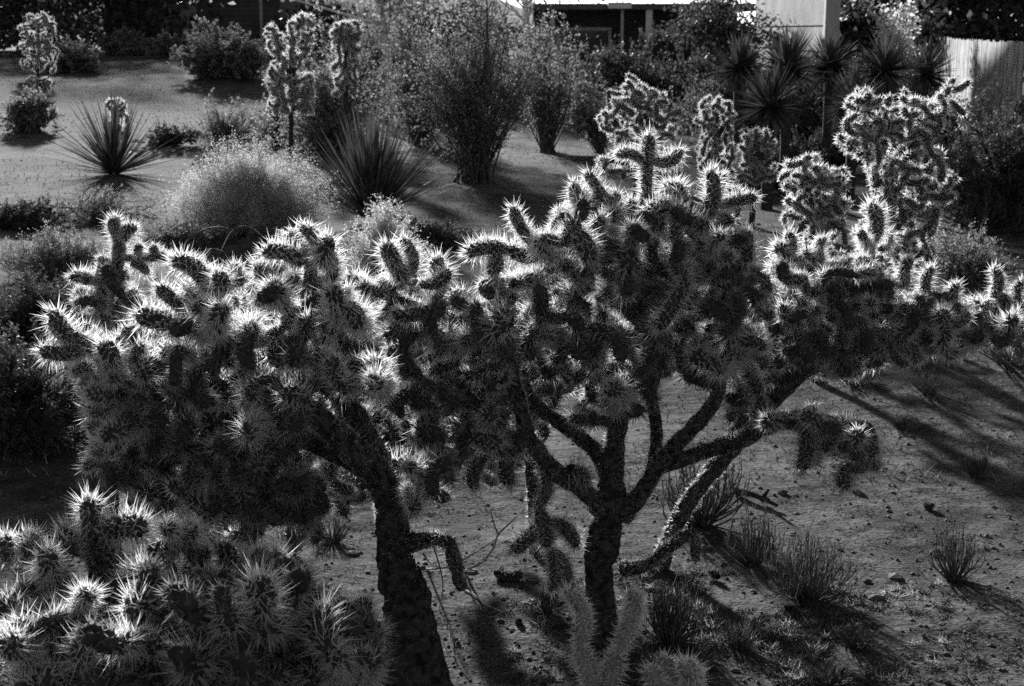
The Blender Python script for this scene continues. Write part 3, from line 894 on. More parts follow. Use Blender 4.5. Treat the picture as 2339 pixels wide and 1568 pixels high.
BG = 'desert shrubs beyond the cacti'
bush_px(765, 345, 265, 265, label="big leafy bush with pale flecks left of centre, beside the upright yucca", stems=80, twigs=14, nleaf=11, leaf=.03, seed=41, group=BG, twig_r=.003)
bush_px(1085, 415, 340, 400, vase=1, label="large dark creosote-like bush at top centre with bare lower stems", stems=60, twigs=13, nleaf=15, leaf=.024, seed=42, base_gap=.35, group=BG, twig_r=.003)
bush_px(1250, 350, 180, 320, vase=1, label="slim taller bush with brighter leaves right of the dark centre bush", stems=36, twigs=12, nleaf=14, leaf=.026, seed=43, base_gap=.4, group=BG, twig_r=.003)
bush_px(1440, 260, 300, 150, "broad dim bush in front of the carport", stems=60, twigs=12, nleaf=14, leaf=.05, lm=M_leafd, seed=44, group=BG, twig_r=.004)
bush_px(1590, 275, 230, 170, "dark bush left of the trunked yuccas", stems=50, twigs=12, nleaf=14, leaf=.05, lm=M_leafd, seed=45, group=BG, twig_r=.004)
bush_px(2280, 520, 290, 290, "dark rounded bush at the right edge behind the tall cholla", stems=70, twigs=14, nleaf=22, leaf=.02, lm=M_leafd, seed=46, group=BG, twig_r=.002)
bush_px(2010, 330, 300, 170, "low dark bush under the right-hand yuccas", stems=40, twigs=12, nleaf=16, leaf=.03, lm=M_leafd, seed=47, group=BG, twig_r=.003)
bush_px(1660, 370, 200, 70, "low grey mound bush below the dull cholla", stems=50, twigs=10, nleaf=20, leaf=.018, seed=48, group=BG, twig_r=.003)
bush_px(590, 525, 290, 165, "pale fluffy rounded mound of fine stems beside the upright yucca", name="brittlebush", stems=300, twigs=20, nleaf=14, leaf=.0065, lm=M_leafp, sm=M_paletwig, seed=49, up=.5, base_gap=.4, twig_r=.0012, group=BG)
bush_px(520, 330, 170, 90, "faint low bush on the open ground between the yucca and the leafy bush", stems=60, twigs=10, nleaf=14, leaf=.016, seed=50, group=BG, twig_r=.002)
bush_px(390, 330, 110, 36, "small dark flattened bush just right of the left yucca", stems=40, twigs=10, nleaf=16, leaf=.018, lm=M_leafd, seed=51, group=BG, twig_r=.003)
bush_px(480, 385, 70, 35, "tiny scraggly bush on bare ground above the pale mound", stems=20, twigs=8, nleaf=8, leaf=.014, lm=M_leafd, seed=52, group=BG)
bush_px(620, 330, 90, 70, "small dark bush at the left foot of the leafy bush", stems=30, twigs=10, nleaf=14, leaf=.018, lm=M_leafd, seed=53, group=BG)
bush_px(520, 178, 180, 100, "rounded bush with a bright rim by the far left building", stems=80, twigs=12, nleaf=18, leaf=.05, seed=54, group=BG, twig_r=.006)
bush_px(300, 124, 130, 45, "pale low bush in front of the far building, left of the rimmed bush", stems=50, twigs=12, nleaf=14, leaf=.07, seed=55, group=BG, twig_r=.008)
bush_px(410, 130, 110, 45, "dim low bush between the pale bush and the rimmed bush", stems=50, twigs=12, nleaf=14, leaf=.07, seed=56, group=BG, twig_r=.008)
bush_px(165, 165, 130, 62, "wide dim bush below the corner cholla", stems=70, twigs=12, nleaf=16, leaf=.05, seed=57, group=BG, twig_r=.006)
bush_px(70, 300, 110, 90, "soft grey bush at the left edge under the half-hidden cholla", stems=60, twigs=12, nleaf=14, leaf=.03, seed=58, group=BG, twig_r=.004)
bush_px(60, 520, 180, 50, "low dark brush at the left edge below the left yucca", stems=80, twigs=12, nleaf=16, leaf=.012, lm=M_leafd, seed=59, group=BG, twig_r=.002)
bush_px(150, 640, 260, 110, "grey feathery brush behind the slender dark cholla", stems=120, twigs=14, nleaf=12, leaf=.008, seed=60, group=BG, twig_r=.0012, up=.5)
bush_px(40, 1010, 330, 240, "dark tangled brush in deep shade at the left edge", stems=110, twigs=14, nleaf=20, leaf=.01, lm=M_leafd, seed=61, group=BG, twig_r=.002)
bush_px(895, 660, 200, 180, "bright feathery bush of fine lit twigs between the two large crowns", name="feathery_bush", stems=150, twigs=20, nleaf=12, leaf=.007, lm=M_leafp, sm=M_paletwig, seed=62, up=.8, base_gap=.3, group=BG, twig_r=.0012)
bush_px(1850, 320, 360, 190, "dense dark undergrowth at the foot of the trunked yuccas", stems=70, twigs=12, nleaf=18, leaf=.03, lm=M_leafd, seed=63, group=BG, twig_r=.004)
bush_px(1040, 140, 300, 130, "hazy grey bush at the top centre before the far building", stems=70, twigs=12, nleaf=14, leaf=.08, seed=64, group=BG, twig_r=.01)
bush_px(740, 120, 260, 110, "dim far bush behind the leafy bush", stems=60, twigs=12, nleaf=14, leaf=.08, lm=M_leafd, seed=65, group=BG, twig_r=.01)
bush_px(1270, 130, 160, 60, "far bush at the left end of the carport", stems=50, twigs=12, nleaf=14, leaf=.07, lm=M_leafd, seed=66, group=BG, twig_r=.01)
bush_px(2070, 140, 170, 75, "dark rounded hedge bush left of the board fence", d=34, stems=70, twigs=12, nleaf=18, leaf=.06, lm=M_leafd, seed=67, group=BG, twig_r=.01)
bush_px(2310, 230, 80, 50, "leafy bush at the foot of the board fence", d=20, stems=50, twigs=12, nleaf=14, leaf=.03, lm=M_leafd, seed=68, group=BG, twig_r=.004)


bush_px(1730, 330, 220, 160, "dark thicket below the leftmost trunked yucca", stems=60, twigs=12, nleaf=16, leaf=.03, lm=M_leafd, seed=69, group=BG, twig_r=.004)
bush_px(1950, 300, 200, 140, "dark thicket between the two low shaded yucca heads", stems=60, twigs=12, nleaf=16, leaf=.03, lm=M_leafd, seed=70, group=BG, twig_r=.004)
bush_px(930, 230, 200, 150, "dim open bush between the leafy bush and the dark centre bush", vase=1, stems=40, twigs=12, nleaf=12, leaf=.035, seed=171, group=BG, twig_r=.004)
bush_px(1330, 300, 160, 130, "loose grey bush right of the slim bush", vase=1, stems=36, twigs=12, nleaf=12, leaf=.03, seed=172, group=BG, twig_r=.004)
bush_px(960, 330, 240, 250, "airy bush of grey flecked leaves between the leafy and the dark centre bush", vase=1, stems=50, twigs=13, nleaf=14, leaf=.028, seed=175, group=BG, twig_r=.003)
bush_px(1170, 250, 260, 190, "grey flecked bush behind the dark centre bush", stems=60, twigs=12, nleaf=11, leaf=.035, seed=176, group=BG, twig_r=.004)
bush_px(1370, 350, 130, 150, "small airy bush between the slim bush and the rounded cholla", vase=1, stems=36, twigs=12, nleaf=12, leaf=.022, seed=177, group=BG, twig_r=.003)
bush_px(1640, 320, 200, 130, "grey bush behind the small dim cholla", stems=50, twigs=12, nleaf=12, leaf=.028, seed=178, group=BG, twig_r=.003)
bush_px(860, 250, 200, 200, "tall open bush just right of the leafy bush", vase=1, stems=50, twigs=12, nleaf=12, leaf=.035, seed=179, group=BG, twig_r=.004)
bush_px(1000, 560, 200, 50, "low dark scrub on the ground right of the feathery bush", stems=50, twigs=10, nleaf=10, leaf=.01, lm=M_leafd, seed=180, group=BG, twig_r=.002)
bush_px(640, 150, 160, 75, "dim bush at the right end of the lapped-board building", stems=60, twigs=12, nleaf=12, leaf=.05, seed=181, group=BG, twig_r=.006)
bush_px(230, 500, 240, 60, "low dark scrub on the ground just below the left yucca", stems=50, twigs=10, nleaf=8, leaf=.01, seed=182, group=BG, twig_r=.002)
bush_px(400, 560, 200, 50, "low wispy scrub left of the arching dark sticks", stems=60, twigs=12, nleaf=8, leaf=.009, seed=183, group=BG, twig_r=.0015)
bush_px(80, 760, 260, 120, "dark scrub at the left edge behind the big left crown", stems=90, twigs=12, nleaf=12, leaf=.01, lm=M_leafd, seed=184, group=BG, twig_r=.002)
bush_px(1795, 425, 150, 110, "dark scrub bush before the yucca trunks, behind the lower bushy cholla", stems=60, twigs=12, nleaf=14, leaf=.02, lm=M_leafd, seed=188, group=BG, twig_r=.003)
bush_px(1905, 390, 150, 120, "dark scrub bush at the left foot of the tall back-right cholla", stems=60, twigs=12, nleaf=14, leaf=.02, lm=M_leafd, seed=189, group=BG, twig_r=.003)
bush_px(1690, 430, 130, 70, "grey scrub bush on the ground right of the cross-shaped stem", stems=60, twigs=12, nleaf=14, leaf=.016, seed=190, group=BG, twig_r=.002)
bush_px(2100, 330, 200, 120, "dark brush between the tall back-right cholla and the yucca trunks", stems=60, twigs=12, nleaf=14, leaf=.025, lm=M_leafd, seed=191, group=BG, twig_r=.003)
bush_px(1750, 130, 160, 60, "grey bush at the foot of the stucco wall", stems=50, twigs=12, nleaf=12, leaf=.04, seed=185, group=BG, twig_r=.005)
bush_px(2200, 640, 260, 110, "low grey scrub on the shaded ground behind the right cholla", stems=60, twigs=12, nleaf=10, leaf=.01, seed=173, group=BG, twig_r=.002)
bush_px(665, 300, 150, 100, "small grey bush left of the leafy bush's top", stems=40, twigs=12, nleaf=12, leaf=.03, seed=174, group=BG, twig_r=.004)


def broom(g, w, h, label, n=60, seed=1, r=.0016, mt=None, lean=0., group='twiggy shrubs on the near ground', name="twiggy_shrub", fork=3, curve=.35):
    """leafless shrub of many thin upright stems"""
    rs = np.random.RandomState(seed)
    m_ = MB()
    for k in range(n):
        az = rs.uniform(0, 6.283)
        sp = rs.uniform(.05, 1) ** .7
        hh = h * rs.uniform(.55, 1.05) * (1 - .3 * sp)
        tip = np.array((math.cos(az) * sp * w / 2 + lean * h, math.sin(az) * sp * w / 2, hh))
        mid = np.array((tip[0] * (.5 + curve), tip[1] * (.5 + curve), hh * .5)) + rs.normal(size=3) * .03 * w
        c, _, t_ = tube(m_, [np.array((rs.normal() * .03 * w, rs.normal() * .03 * w, -.02)), mid, tip], [r * 1.6, r, r * .5], seg=4, per=4, cap=False)
        for q in range(fork):
            i = rs.randint(3, len(c))
            d = unit(t_[i] + rs.normal(size=3) * .35 + (0, 0, .3))
            L = rs.uniform(.1, .3) * h
            tube(m_, [c[i], c[i] + d * L * .5 + rs.normal(size=3) * .02 * L, c[i] + d * L], [r * .8, r * .6, r * .3], seg=3, per=2, cap=False)
    ob = m_.build(name, mt or M_twig)
    ob.location = tuple(float(x) for x in g)
    return tag(ob, label, "shrub", group)


def broom_px(u, v, du, dv, label, d=None, **kw):
    g = G(u, v) if d is None else P(u, v, d)
    g[2] = gz(g[0], g[1])
    return broom(g, size_at(du, g[1]), size_at(dv, g[1]), label, **kw)


broom_px(2180, 1325, 130, 150, "isolated twiggy shrub on open ground at the lower right", n=60, seed=71, r=.0018)
broom_px(1845, 1370, 230, 170, "wide twiggy shrub with a dark stick beside it, lower right of centre", n=110, seed=72, r=.0018)
broom_px(1720, 1290, 150, 150, "dim twiggy shrub below the drooping limb", n=70, seed=73, r=.0016)
broom_px(1600, 1200, 230, 190, "tall broom-like bush right behind the forked trunk", n=90, seed=74, r=.003)
broom_px(1530, 1470, 170, 160, "dark twiggy clump at the right foot of the forked trunk", n=130, seed=75, r=.0018)
broom_px(2240, 530, 260, 120, "dark tangle of bare arching twigs at the right edge", n=70, seed=76, r=.004, fork=6)
broom_px(2310, 830, 260, 110, "low tangle of bare twigs at the right edge below the shaded cholla", n=60, seed=77, r=.003, fork=5)
broom_px(1250, 1400, 60, 70, "tiny dark tuft on the ground left of the forked trunk", n=40, seed=78, r=.0014)


for k_, (u_, v_, du_, dv_, lb_) in enumerate([
        (2120, 900, 110, 50, "small dark scrub clump on the shaded ground left of the right-edge tangle"),
        (2230, 1090, 80, 55, "small dark twiggy scrap near the right edge above the isolated shrub"),
        (1960, 880, 120, 40, "low scrub clump on the ground just below the right cholla"),
        (2060, 980, 70, 30, "tiny scrub clump on open ground right of the drooping limb"),
        (1690, 1480, 120, 60, "low tangle of fine twigs in the litter near the bottom edge"),
        (1960, 1480, 130, 50, "flat dark weed patch at the bottom right"),
        (1900, 1560, 150, 50, "flat dark weed patch at the bottom edge, right of the cholla tip"),
        (760, 1240, 130, 60, "small dark weed between the front-left cholla and the left trunk"),
        (660, 1270, 120, 60, "weed clump behind the front-left cholla's right end")]):
    broom_px(u_, v_, du_, dv_, lb_, n=90, seed=200 + k_, r=.0013, curve=.15, fork=4)

# ------------------------------------------------------------------ yuccas
def yucca(g, rad, label, n=90, trunk=0., seed=1, elmin=-.1, elmax=1.5, dead=0, w=.014, group='yuccas on the open desert', lean=(0, 0)):
    rs = np.random.RandomState(seed)
    root = empty("yucca", g, label, "yucca", group)
    if trunk:
        t = MB()
        tube(t, [(0, 0, -.05), (lean[0] * .5, lean[1] * .5, trunk * .5), (lean[0], lean[1], trunk)], [.07, .06, .07], seg=10, per=6, rough=.2)
        t.build("trunk", M_bark, root)
    o = np.array((lean[0], lean[1], trunk))
    m_ = MB()
    dm = MB()
    for k in range(n + dead):
        az = rs.uniform(0, 6.283)
        el = rs.uniform(elmin, elmax) if k < n else rs.uniform(-1.3, -.2)
        L = rad * rs.uniform(.55, 1.08) * (1 if k < n else .75)
        d = unit(np.array((math.cos(az) * math.cos(el), math.sin(az) * math.cos(el), math.sin(el))) + rs.normal(size=3) * .06)
        side = unit(np.cross(d, (0, 0, 1.)) + 1e-4)
        nrm = np.cross(side, d)
        p0 = o + d * .03
        droop = (rs.uniform(0, .1) if rs.rand() < .8 else rs.uniform(.15, .45)) * L * (1 - abs(math.sin(el)))
        ts = np.array([0, .3, .7, 1.])
        ws = np.array([1.1, 1.0, .6, .02]) * w * rs.uniform(.8, 1.2) / 2
        c = p0 + d * (ts * L)[:, None] - np.array((0, 0, 1.)) * (droop * ts ** 2)[:, None]
        l_ = c - side * ws[:, None] + nrm * ws[:, None] * .5
        r_ = c + side * ws[:, None] + nrm * ws[:, None] * .5
        V = np.stack([l_, c, r_], 1).reshape(-1, 3)
        f = []
        for i in range(3):
            b_ = i * 3
            f += [(b_, b_ + 1, b_ + 4, b_ + 3), (b_ + 1, b_ + 2, b_ + 5, b_ + 4)]
        (m_ if k < n else dm).add(V, f)
    m_.build("leaf_rosette", M_yucca, root)
    if dead:
        dm.build("dead_leaf_skirt", M_yuccad, root)
    return root


g = G(262, 398)
yucca(g, size_at(190, g[1]), "lone trunkless yucca with a fan of dark leaves on the open ground at left", n=150, seed=81, w=.042, elmin=.12, elmax=1.55)
g = G(850, 505)
yucca(g, size_at(255, g[1]), "tall upright trunkless yucca beside the pale mound, left of centre", n=380, seed=82, w=.036, elmin=.5, elmax=1.57)
for k, (u, v, d, rad, lab) in enumerate([
    (1800, 165, 17, 105, "tallest trunked yucca before the pale stucco block"),
    (1690, 160, 18, 85, "leftmost trunked yucca of the cluster, leaning over dark brush"),
    (1895, 155, 19, 85, "trunked yucca just right of the stucco block with one pale leaf"),
    (2020, 165, 18, 100, "trunked yucca whose pale stem shows under its head, below the gabled roof"),
    (2110, 175, 19, 85, "rightmost trunked yucca of the cluster, beside the board fence"),
    (1760, 250, 16, 110, "low yucca head in deep shade under the tallest one"),
    (1950, 240, 16.5, 90, "low yucca head in deep shade below the gabled house")]):
    p = P(u, v, d)
    z = gz(p[0], p[1])
    yucca((p[0], p[1], z), size_at(rad, d), lab, n=170, trunk=float(p[2] - z), seed=90 + k, dead=60, w=.045, elmin=-.5, elmax=1.4, group='trunked yuccas before the houses')


# ------------------------------------------------------------------ dead branches and fallen joints
def branch(label, paths, r, mt, name="dead_branch"):
    m_ = MB()
    o = paths[0][0] if isinstance(paths[0][0], np.ndarray) else P(*paths[0][0])
    for k, pth in enumerate(paths):
        pp = [(q if isinstance(q, np.ndarray) else P(*q)) - o for q in pth]
        rr = [r * (1 - .6 * i / (len(pp) - 1)) * (1 if k == 0 else .75) for i in range(len(pp))]
        tube(m_, pp, rr, seg=5, per=5, rough=.1)
    ob = m_.build(name, mt)
    ob.location = tuple(float(x) for x in o)
    return tag(ob, label, "branch")


def gp(u, v, lift=.0):
    p = G(u, v)
    p[2] += lift
    return p


branch("forked dry twig with a pale lit end rising between the two trunks", [
    [gp(1060, 1305), P(1100, 1285, 4.25), P(1125, 1255, 4.25), P(1138, 1222, 4.25), P(1165, 1195, 4.25), P(1195, 1165, 4.25)],
    [P(1138, 1222, 4.25), P(1128, 1195, 4.25), P(1120, 1165, 4.25)],
    [gp(1040, 1290), P(1090, 1260, 4.3), P(1135, 1232, 4.27)]], .005, M_paletwig)
branch("thin crossed dark twigs beside the left trunk, under its hooked limb", [
    [gp(975, 1300), P(1010, 1298, 4.1), gp(1060, 1292)], [P(985, 1235, 4.0), P(1003, 1290, 4.1), P(1012, 1340, 4.15), gp(1003, 1390)], [P(965, 1265, 4.0), P(985, 1290, 4.1)]], .004, M_twig)
branch("pale root-like twig on the ground running right from the left trunk", [[gp(1060, 1350, .004), gp(1085, 1365, .008), gp(1110, 1385, .006), gp(1145, 1400, .004)]], .004, M_paletwig)
branch("thin wiry twig on the ground near the bottom edge beside the left trunk", [[gp(1026, 1440, .02), gp(1030, 1490, .02), gp(1050, 1525, .01), gp(1075, 1560, .0)]], .0025, M_twig)
branch("curved dark sticks arching over the ground behind the left crown", [
    [gp(410, 600), P(430, 550, 10.6), P(480, 522, 10.6), P(530, 530, 10.6), gp(560, 590)], [gp(500, 590), P(530, 530, 10.4), P(570, 520, 10.4), P(615, 560, 10.4), gp(620, 600)], [gp(440, 590), P(480, 570, 10.5), P(510, 575, 10.5)]], .012, M_twig)
branch("fallen dark branch on the ground below the drooping limb", [[gp(1680, 1130, .02), gp(1720, 1145, .03), gp(1775, 1165, .02)], [gp(1740, 1150, .02), P(1755, 1120, 5.7)]], .022, M_bark)
branch("upright dark stick standing in the wide twiggy shrub", [[gp(1835, 1360), P(1840, 1290, 4.85), P(1846, 1215, 4.85)]], .013, M_bark)
branch("short dark stick leaning on the ground right of the isolated shrub", [[gp(2222, 1345, .0), P(2235, 1315, 4.95), P(2248, 1292, 4.95)]], .008, M_bark)
branch("pale thin twigs lying among litter at the bottom right", [[gp(1660, 1460, .0), P(1700, 1410, 4.45), P(1735, 1370, 4.5)], [gp(1680, 1450, .0), P(1740, 1390, 4.45), P(1790, 1355, 4.5)]], .003, M_paletwig)


def fallen(u, v, label, az, L0=.11, s=1.):
    p = G(u, v)
    ob = bpy.data.objects.new("fallen_joint", PROTO_OLD[rnd.randrange(3)])
    COL.objects.link(ob)
    ob.location = (p[0], p[1], p[2] + .022 * s)
    ob.rotation_euler = (R(88), 0, az)
    ob.scale = (s, s, s * L0 / .08)
    tag(ob, label, "cactus joint", "fallen cholla joints on the ground")


fallen(1130, 1320, "dark fallen cholla joint on bare ground between the two trunks", R(70), .11, 1.0)
fallen(1700, 1250, "grey fallen joint beside the dim twiggy shrub", R(30), .055)
fallen(1795, 1400, "spiny grey fallen joint at the foot of the wide twiggy shrub", R(120), .055, .8)
fallen(1640, 1330, "fallen joint in litter right of the trunk's lower stub", R(200), .08, .8)
fallen(1180, 1420, "small grey fallen joint on open ground left of the finger-like stems", R(10), .055, .6)
fallen(1930, 1115, "fallen joint on the ground under the drooping limb's hanging tip", R(80), .055, .8)
fallen(2110, 1160, "small fallen joint alone on the open ground at right", R(50), .055, .8)

# ------------------------------------------------------------------ litter and tufts at the lower right (uncountable)
m_ = MB()
for k in range(1500):
    u, v = rnd.gauss(1700, 230), rnd.uniform(1310, 1568)
    if (math.sin(u * .021 + math.sin(v * .03)) + math.sin(v * .035 + u * .008)) < rnd.uniform(-.9, .6): continue
    p = G(u, v)
    n = 30
    d = unit(nrs.normal(size=(n, 3)) * (1, 1, .5) + (0, 0, .5))
    spines(m_, np.repeat(p[None], n, 0) + nrs.normal(size=(n, 3)) * (.012, .012, 0), d, nrs.uniform(.01, .04, n), .0013, 2 if k % 7 == 0 else (k % 2))
for k in range(1800):
    u, v = rnd.uniform(560, 2339), rnd.uniform(880, 1568)
    p = G(u, v)
    n = 14
    d = unit(nrs.normal(size=(n, 3)) * (1, 1, .4) + (0, 0, .3))
    spines(m_, np.repeat(p[None], n, 0) + nrs.normal(size=(n, 3)) * (.02, .02, 0), d, nrs.uniform(.008, .03, n), .001, 1)
tag(m_.build("ground_litter", [M_stone, M_twig, M_paletwig], smooth=False), "dry tufts, spines and litter strewn over the near ground", "litter", kind="stuff")
# grassy annual cover on the open ground behind
m_ = MB()
N = 26000
yy = 6 + 34 * nrs.rand(N) ** 1.3
xx = (nrs.rand(N) - .5) * .85 * yy
keep = (np.sin(xx * 1.3 + 2 * np.sin(yy * .6)) + np.sin(yy * .9 + xx * .5) + nrs.normal(size=N) * .8) > .1
xx, yy = xx[keep], yy[keep]
n = len(xx)
d = unit(nrs.normal(size=(n, 3)) * (.6, .6, .1) + (0, 0, .8))
spines(m_, np.stack([xx, yy, gz(xx, yy)], 1), d, nrs.uniform(.02, .07, n), .0012 + yy * .00018, 0)
tag(m_.build("dry_grass", [mat("straw", .2, .35, 5)], smooth=False), "sparse dry grass over the open ground behind the cacti", "grass", kind="stuff")

# ------------------------------------------------------------------ distant hills
hx = np.linspace(-420, 700, 180)
hy = np.linspace(420, 900, 40)
HX, HY = np.meshgrid(hx, hy)
hprof = np.clip((60 - HX) / 130, 0, 1)
hprof = hprof * hprof * (3 - 2 * hprof)
HZ = (hprof * 30 + 1.5) * np.sin(np.clip((HY - 420) / 480, 0, 1) * math.pi)
for k in range(9):
    a_, b_, c_ = nrs.uniform(.01, .09), nrs.uniform(.01, .09), nrs.uniform(0, 6.28)
    HZ = HZ + .06 * (HZ + .2) * np.sin(HX * a_ + HY * b_ + c_)
m_ = MB()
ny, nx = HX.shape
i = (np.arange(ny - 1)[:, None] * nx + np.arange(nx - 1)[None]).ravel()
m_.add(np.stack([HX, HY, HZ - 1], -1), np.stack([i, i + 1, i + nx + 1, i + nx], 1))
tag(m_.build("hills", mat("scrub_hill", .04, .16, .12, .95, detail=10)), kind="structure")

# ------------------------------------------------------------------ buildings
def WX(u, d, v=60):
    return float(P(u, v, d)[0])


def WZ(v, d):
    return float(P(1169, v, d)[2])


def box(mb, x0, x1, y0, y1, z0, z1, mat=0):
    v = [(x0, y0, z0), (x1, y0, z0), (x1, y1, z0), (x0, y1, z0), (x0, y0, z1), (x1, y0, z1), (x1, y1, z1), (x0, y1, z1)]
    f = [(0, 3, 2, 1), (4, 5, 6, 7), (0, 1, 5, 4), (1, 2, 6, 5), (2, 3, 7, 6), (3, 0, 4, 7)]
    mb.add(v, f, mat)


def part(name, mats, parent, *boxes):
    m_ = MB()
    for b_ in boxes:
        box(m_, *b_)
    return m_.build(name, mats, parent, smooth=False)


# left building with lapped boards
d = 62
x0, x1 = WX(240, d), WX(640, d)
r_ = empty("sided_building", ((x0 + x1) / 2, d, .9), "dark far building with horizontal lapped boards at the top left", "building", None)
o = np.array(r_.location)
bs = []
for k in range(16):
    z = k * .2
    bs.append((x0 - o[0], x1 - o[0], 0 + (k % 2) * .0, .1, z, z + .185))
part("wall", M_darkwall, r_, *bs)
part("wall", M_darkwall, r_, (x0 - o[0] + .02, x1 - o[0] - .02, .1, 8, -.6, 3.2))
part("roof", M_roof, r_, (x0 - o[0] - .5, x1 - o[0] + .5, -.6, 8.5, 3.22, 3.4))
wb = part("window", M_glass, r_, (-1.2, 0.2, -.03, .0, 1.0, 2.2))
part("frame", M_darkwall, wb, (-1.3, -1.2, -.06, .0, .9, 2.3), (.2, .3, -.06, 0, .9, 2.3), (-1.2, .2, -.06, 0, 2.2, 2.3), (-1.2, .2, -.06, 0, .9, 1.0))

# carport in the middle
d = 44
x0, x1 = WX(1225, d), WX(1725, d)
zr0 = WZ(12, d)
r_ = empty("carport_house", ((x0 + x1) / 2, d, 0), "low dark house with an open carport, pale posts and white strips painted as sunlit roof edges", "house")
o = np.array(r_.location)
X0, X1 = x0 - o[0], x1 - o[0]
part("roof", M_roof, r_, (X0 - .3, X1 + .2, -2.5, 8, zr0 - .16, zr0))
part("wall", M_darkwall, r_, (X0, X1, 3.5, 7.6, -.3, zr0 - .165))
for u, rr_ in ((1263, .05), (1482, .09), (1421, .04)):
    ux = WX(u, d - 2.3) - o[0]
    part("post", M_trim if u == 1482 else M_stucco, r_, (ux - rr_, ux + rr_, -2.3 - rr_, -2.3 + rr_, -.2, zr0 - .165))
for u0_, u1_, v_ in ((1375, 1425, 33), (1550, 1615, 32)):  # sunlight along the roof edge painted as white strips
    part("roof_sun_strip", M_trim, r_, (WX(u0_, d) - o[0], WX(u1_, d) - o[0], -2.75, -2.52, zr0 - .14, zr0 + .03))
wb = part("window", M_glass, r_, (-2.5, -.9, 3.44, 3.49, 1.0, 1.9))
part("frame", M_trim, wb, (-2.6, -2.5, 3.4, 3.49, .9, 2.0), (-.9, -.8, 3.4, 3.49, .9, 2.0), (-2.5, -.9, 3.4, 3.49, 1.9, 2.0))

# stucco wall: its long left side takes the raking sun
r_ = empty("stucco_wall", (6.2, 32, 0), "tall pale stucco wall with horizontal ledges behind the yuccas", "wall")
part("wall", mat("stained_stucco", .14, .3, 1.2, .9, bump=.5, bscale=12), r_, (-.1, .1, -3.6, 4.6, -.3, 3.7))
for z in (1.25, 1.5, 2.0):
    part("ledge", M_roof, r_, (-.13, .13, -3.57, 4.57, z, z + .04))
part("corner_post", M_stucco, r_, (-.14, .14, -3.8, -3.62, -.3, 3.72))

# gabled house
d = 40
r_ = empty("gabled_house", (WX(2010, d), d, 0), "dark gabled house with a sloping roof right of the stucco tower", "house")
o = np.array(r_.location)
xl, xr = WX(1850, d) - o[0], WX(2230, d) - o[0]
xm = (xl + xr) / 2
ze, zt = WZ(66, d), WZ(-6, d)
m_ = MB()
m_.add([(xl + .3, 0, -.3), (xr - .3, 0, -.3), (xr - .3, 0, ze), (xm, 0, zt - .12), (xl + .3, 0, ze), (xl + .3, 9, -.3), (xr - .3, 9, -.3), (xr - .3, 9, ze), (xm, 9, zt - .12), (xl + .3, 9, ze)],
       [(0, 1, 2, 4)], 0)
m_.add([(xr - .3, 0, ze), (xm, 0, zt - .12), (xl + .3, 0, ze)], [(0, 1, 2)], 0)
m_.add([(xl + .3, 0, -.3), (xl + .3, 0, ze), (xl + .3, 9, ze), (xl + .3, 9, -.3)], [(0, 1, 2, 3)], 0)
m_.add([(xr - .3, 0, -.3), (xr - .3, 0, ze), (xr - .3, 9, ze), (xr - .3, 9, -.3)], [(0, 1, 2, 3)], 0)
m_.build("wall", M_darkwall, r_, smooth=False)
m_ = MB()
for a_, b__ in (((xl - .3, ze - .05), (xm, zt)), ((xm, zt), (xr + .3, ze - .05))):
    v = [(a_[0], -.7, a_[1]), (b__[0], -.7, b__[1]), (b__[0], 9.5, b__[1]), (a_[0], 9.5, a_[1])]
    v2 = [(x, y, z + .12) for x, y, z in v]
    m_.add(v + v2, [(0, 1, 2, 3), (4, 7, 6, 5), (0, 4, 5, 1), (1, 5, 6, 2), (2, 6, 7, 3), (3, 7, 4, 0)])
m_.build("roof", M_stucco, r_, smooth=False)
part("window", M_glass, r_, (xm - .6, xm + .5, -.04, -.01, .9, 1.7))

# board fence
p0, p1 = P(2125, 88, 36), P(2345, 100, 22)
r_ = empty("board_fence", (p0[0], p0[1], 0), "sunlit fence of weathered upright boards at the top right", "fence")
L = np.linalg.norm((p1 - p0)[:2])
ang = math.atan2(p1[1] - p0[1], p1[0] - p0[0])
r_.rotation_euler = (0, 0, ang)
nb = int(L / .15)
for k in range(nb):
    hh = 1.72 + rnd.uniform(-.02, .02) + (.03 if k < nb // 3 else 0)
    part("board", M_wood, r_, (k * .15, k * .15 + .135, -.012 + rnd.uniform(-.006, .006), .012, -.1, hh))
part("rail", M_wood, r_, (0, L, .02, .07, .4, .5))
part("rail", M_wood, r_, (0, L, .02, .07, 1.3, 1.4))


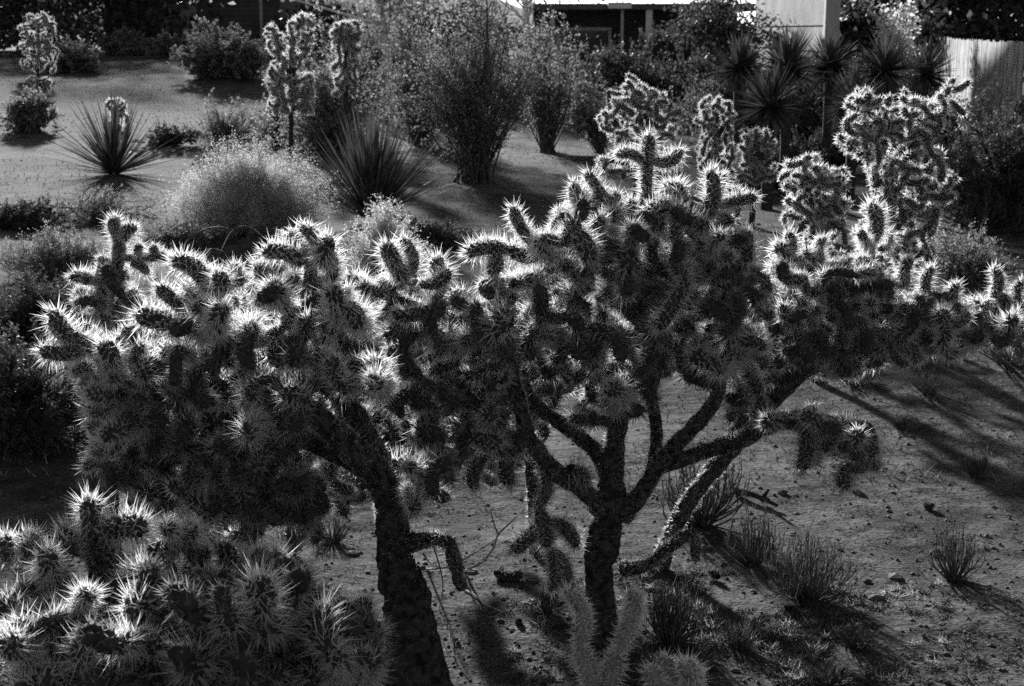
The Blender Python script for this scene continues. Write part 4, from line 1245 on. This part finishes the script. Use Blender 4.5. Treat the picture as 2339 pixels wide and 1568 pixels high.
# small trees at the top
def tree(u, v, d, hh, cw, label, seed, lm=None, leaf=.06, lean=0., name="desert_tree", tr=.07, n=4200, ch=None):
    rs = np.random.RandomState(seed)
    p = P(u, v, d)
    p[2] = gz(p[0], p[1])
    root = empty(name, p, label, "tree", "small trees among the houses")
    t = MB()
    c, _, _ = tube(t, [(0, 0, -.1), (lean * .4, 0, hh * .4), (lean, .1, hh * .75)], [tr, tr * .8, tr * .5], seg=8, per=6, rough=.12)
    pts = []
    ch = ch or hh * .5
    for k in range(26):
        i = rs.randint(len(c) // 2, len(c))
        e = np.array((lean, 0, hh - ch * .5)) + rs.normal(size=3) * (cw * .27, cw * .27, ch * .27)
        tube(t, [c[i], (c[i] + e) / 2 + rs.normal(size=3) * .1, e], [tr * .4, tr * .25, tr * .1], seg=5, per=3, cap=False)
        pts.append(e + rs.normal(size=(n // 26, 3)) * (cw * .13, cw * .13, ch * .11))
    t.build("trunk", M_bark if lm is M_leafd else M_paletwig, root)
    m2 = MB()
    leaves(m2, np.concatenate(pts), leaf)
    m2.build("crown", lm or M_leaf, root, smooth=False)
    return root


tree(900, 160, 26, 4.2, 3.0, "leaning thin-trunked tree at top centre-left behind the bushes", 101, lean=-.35)
tree(1215, 150, 34, 4.6, 3.2, "slim-trunked tree left of the carport", 102, lean=-.3)
tree(2055, 150, 30, 2.5, .9, "pale shaggy little tree before the gabled roof", 103, lm=M_leafp, leaf=.06, tr=.05, n=1100)
tree(2225, 150, 38, 4.5, 4.5, "dark broad tree behind the board fence", 104, lm=M_leafd, leaf=.13, n=12000, ch=3.2)
tree(600, 130, 60, 6.0, 5.0, "hazy far tree at the right end of the lapped-board building", 105, leaf=.14)
tree(70, 120, 60, 5.5, 13.0, "dark far tree at the left end of the lapped-board building", 106, lm=M_leafd, leaf=.2, n=16000, ch=5.5)
tree(1000, 120, 70, 6.5, 9.0, "pale grey far tree filling the gap at top centre", 107, leaf=.16, n=8000)
tree(760, 120, 72, 6.5, 7.0, "soft grey far tree behind the glowing cholla top", 108, leaf=.16, n=7000)
tree(1640, 120, 34, 2.4, 2.2, "dark small tree at the right end of the carport", 109, lm=M_leafd, leaf=.07)
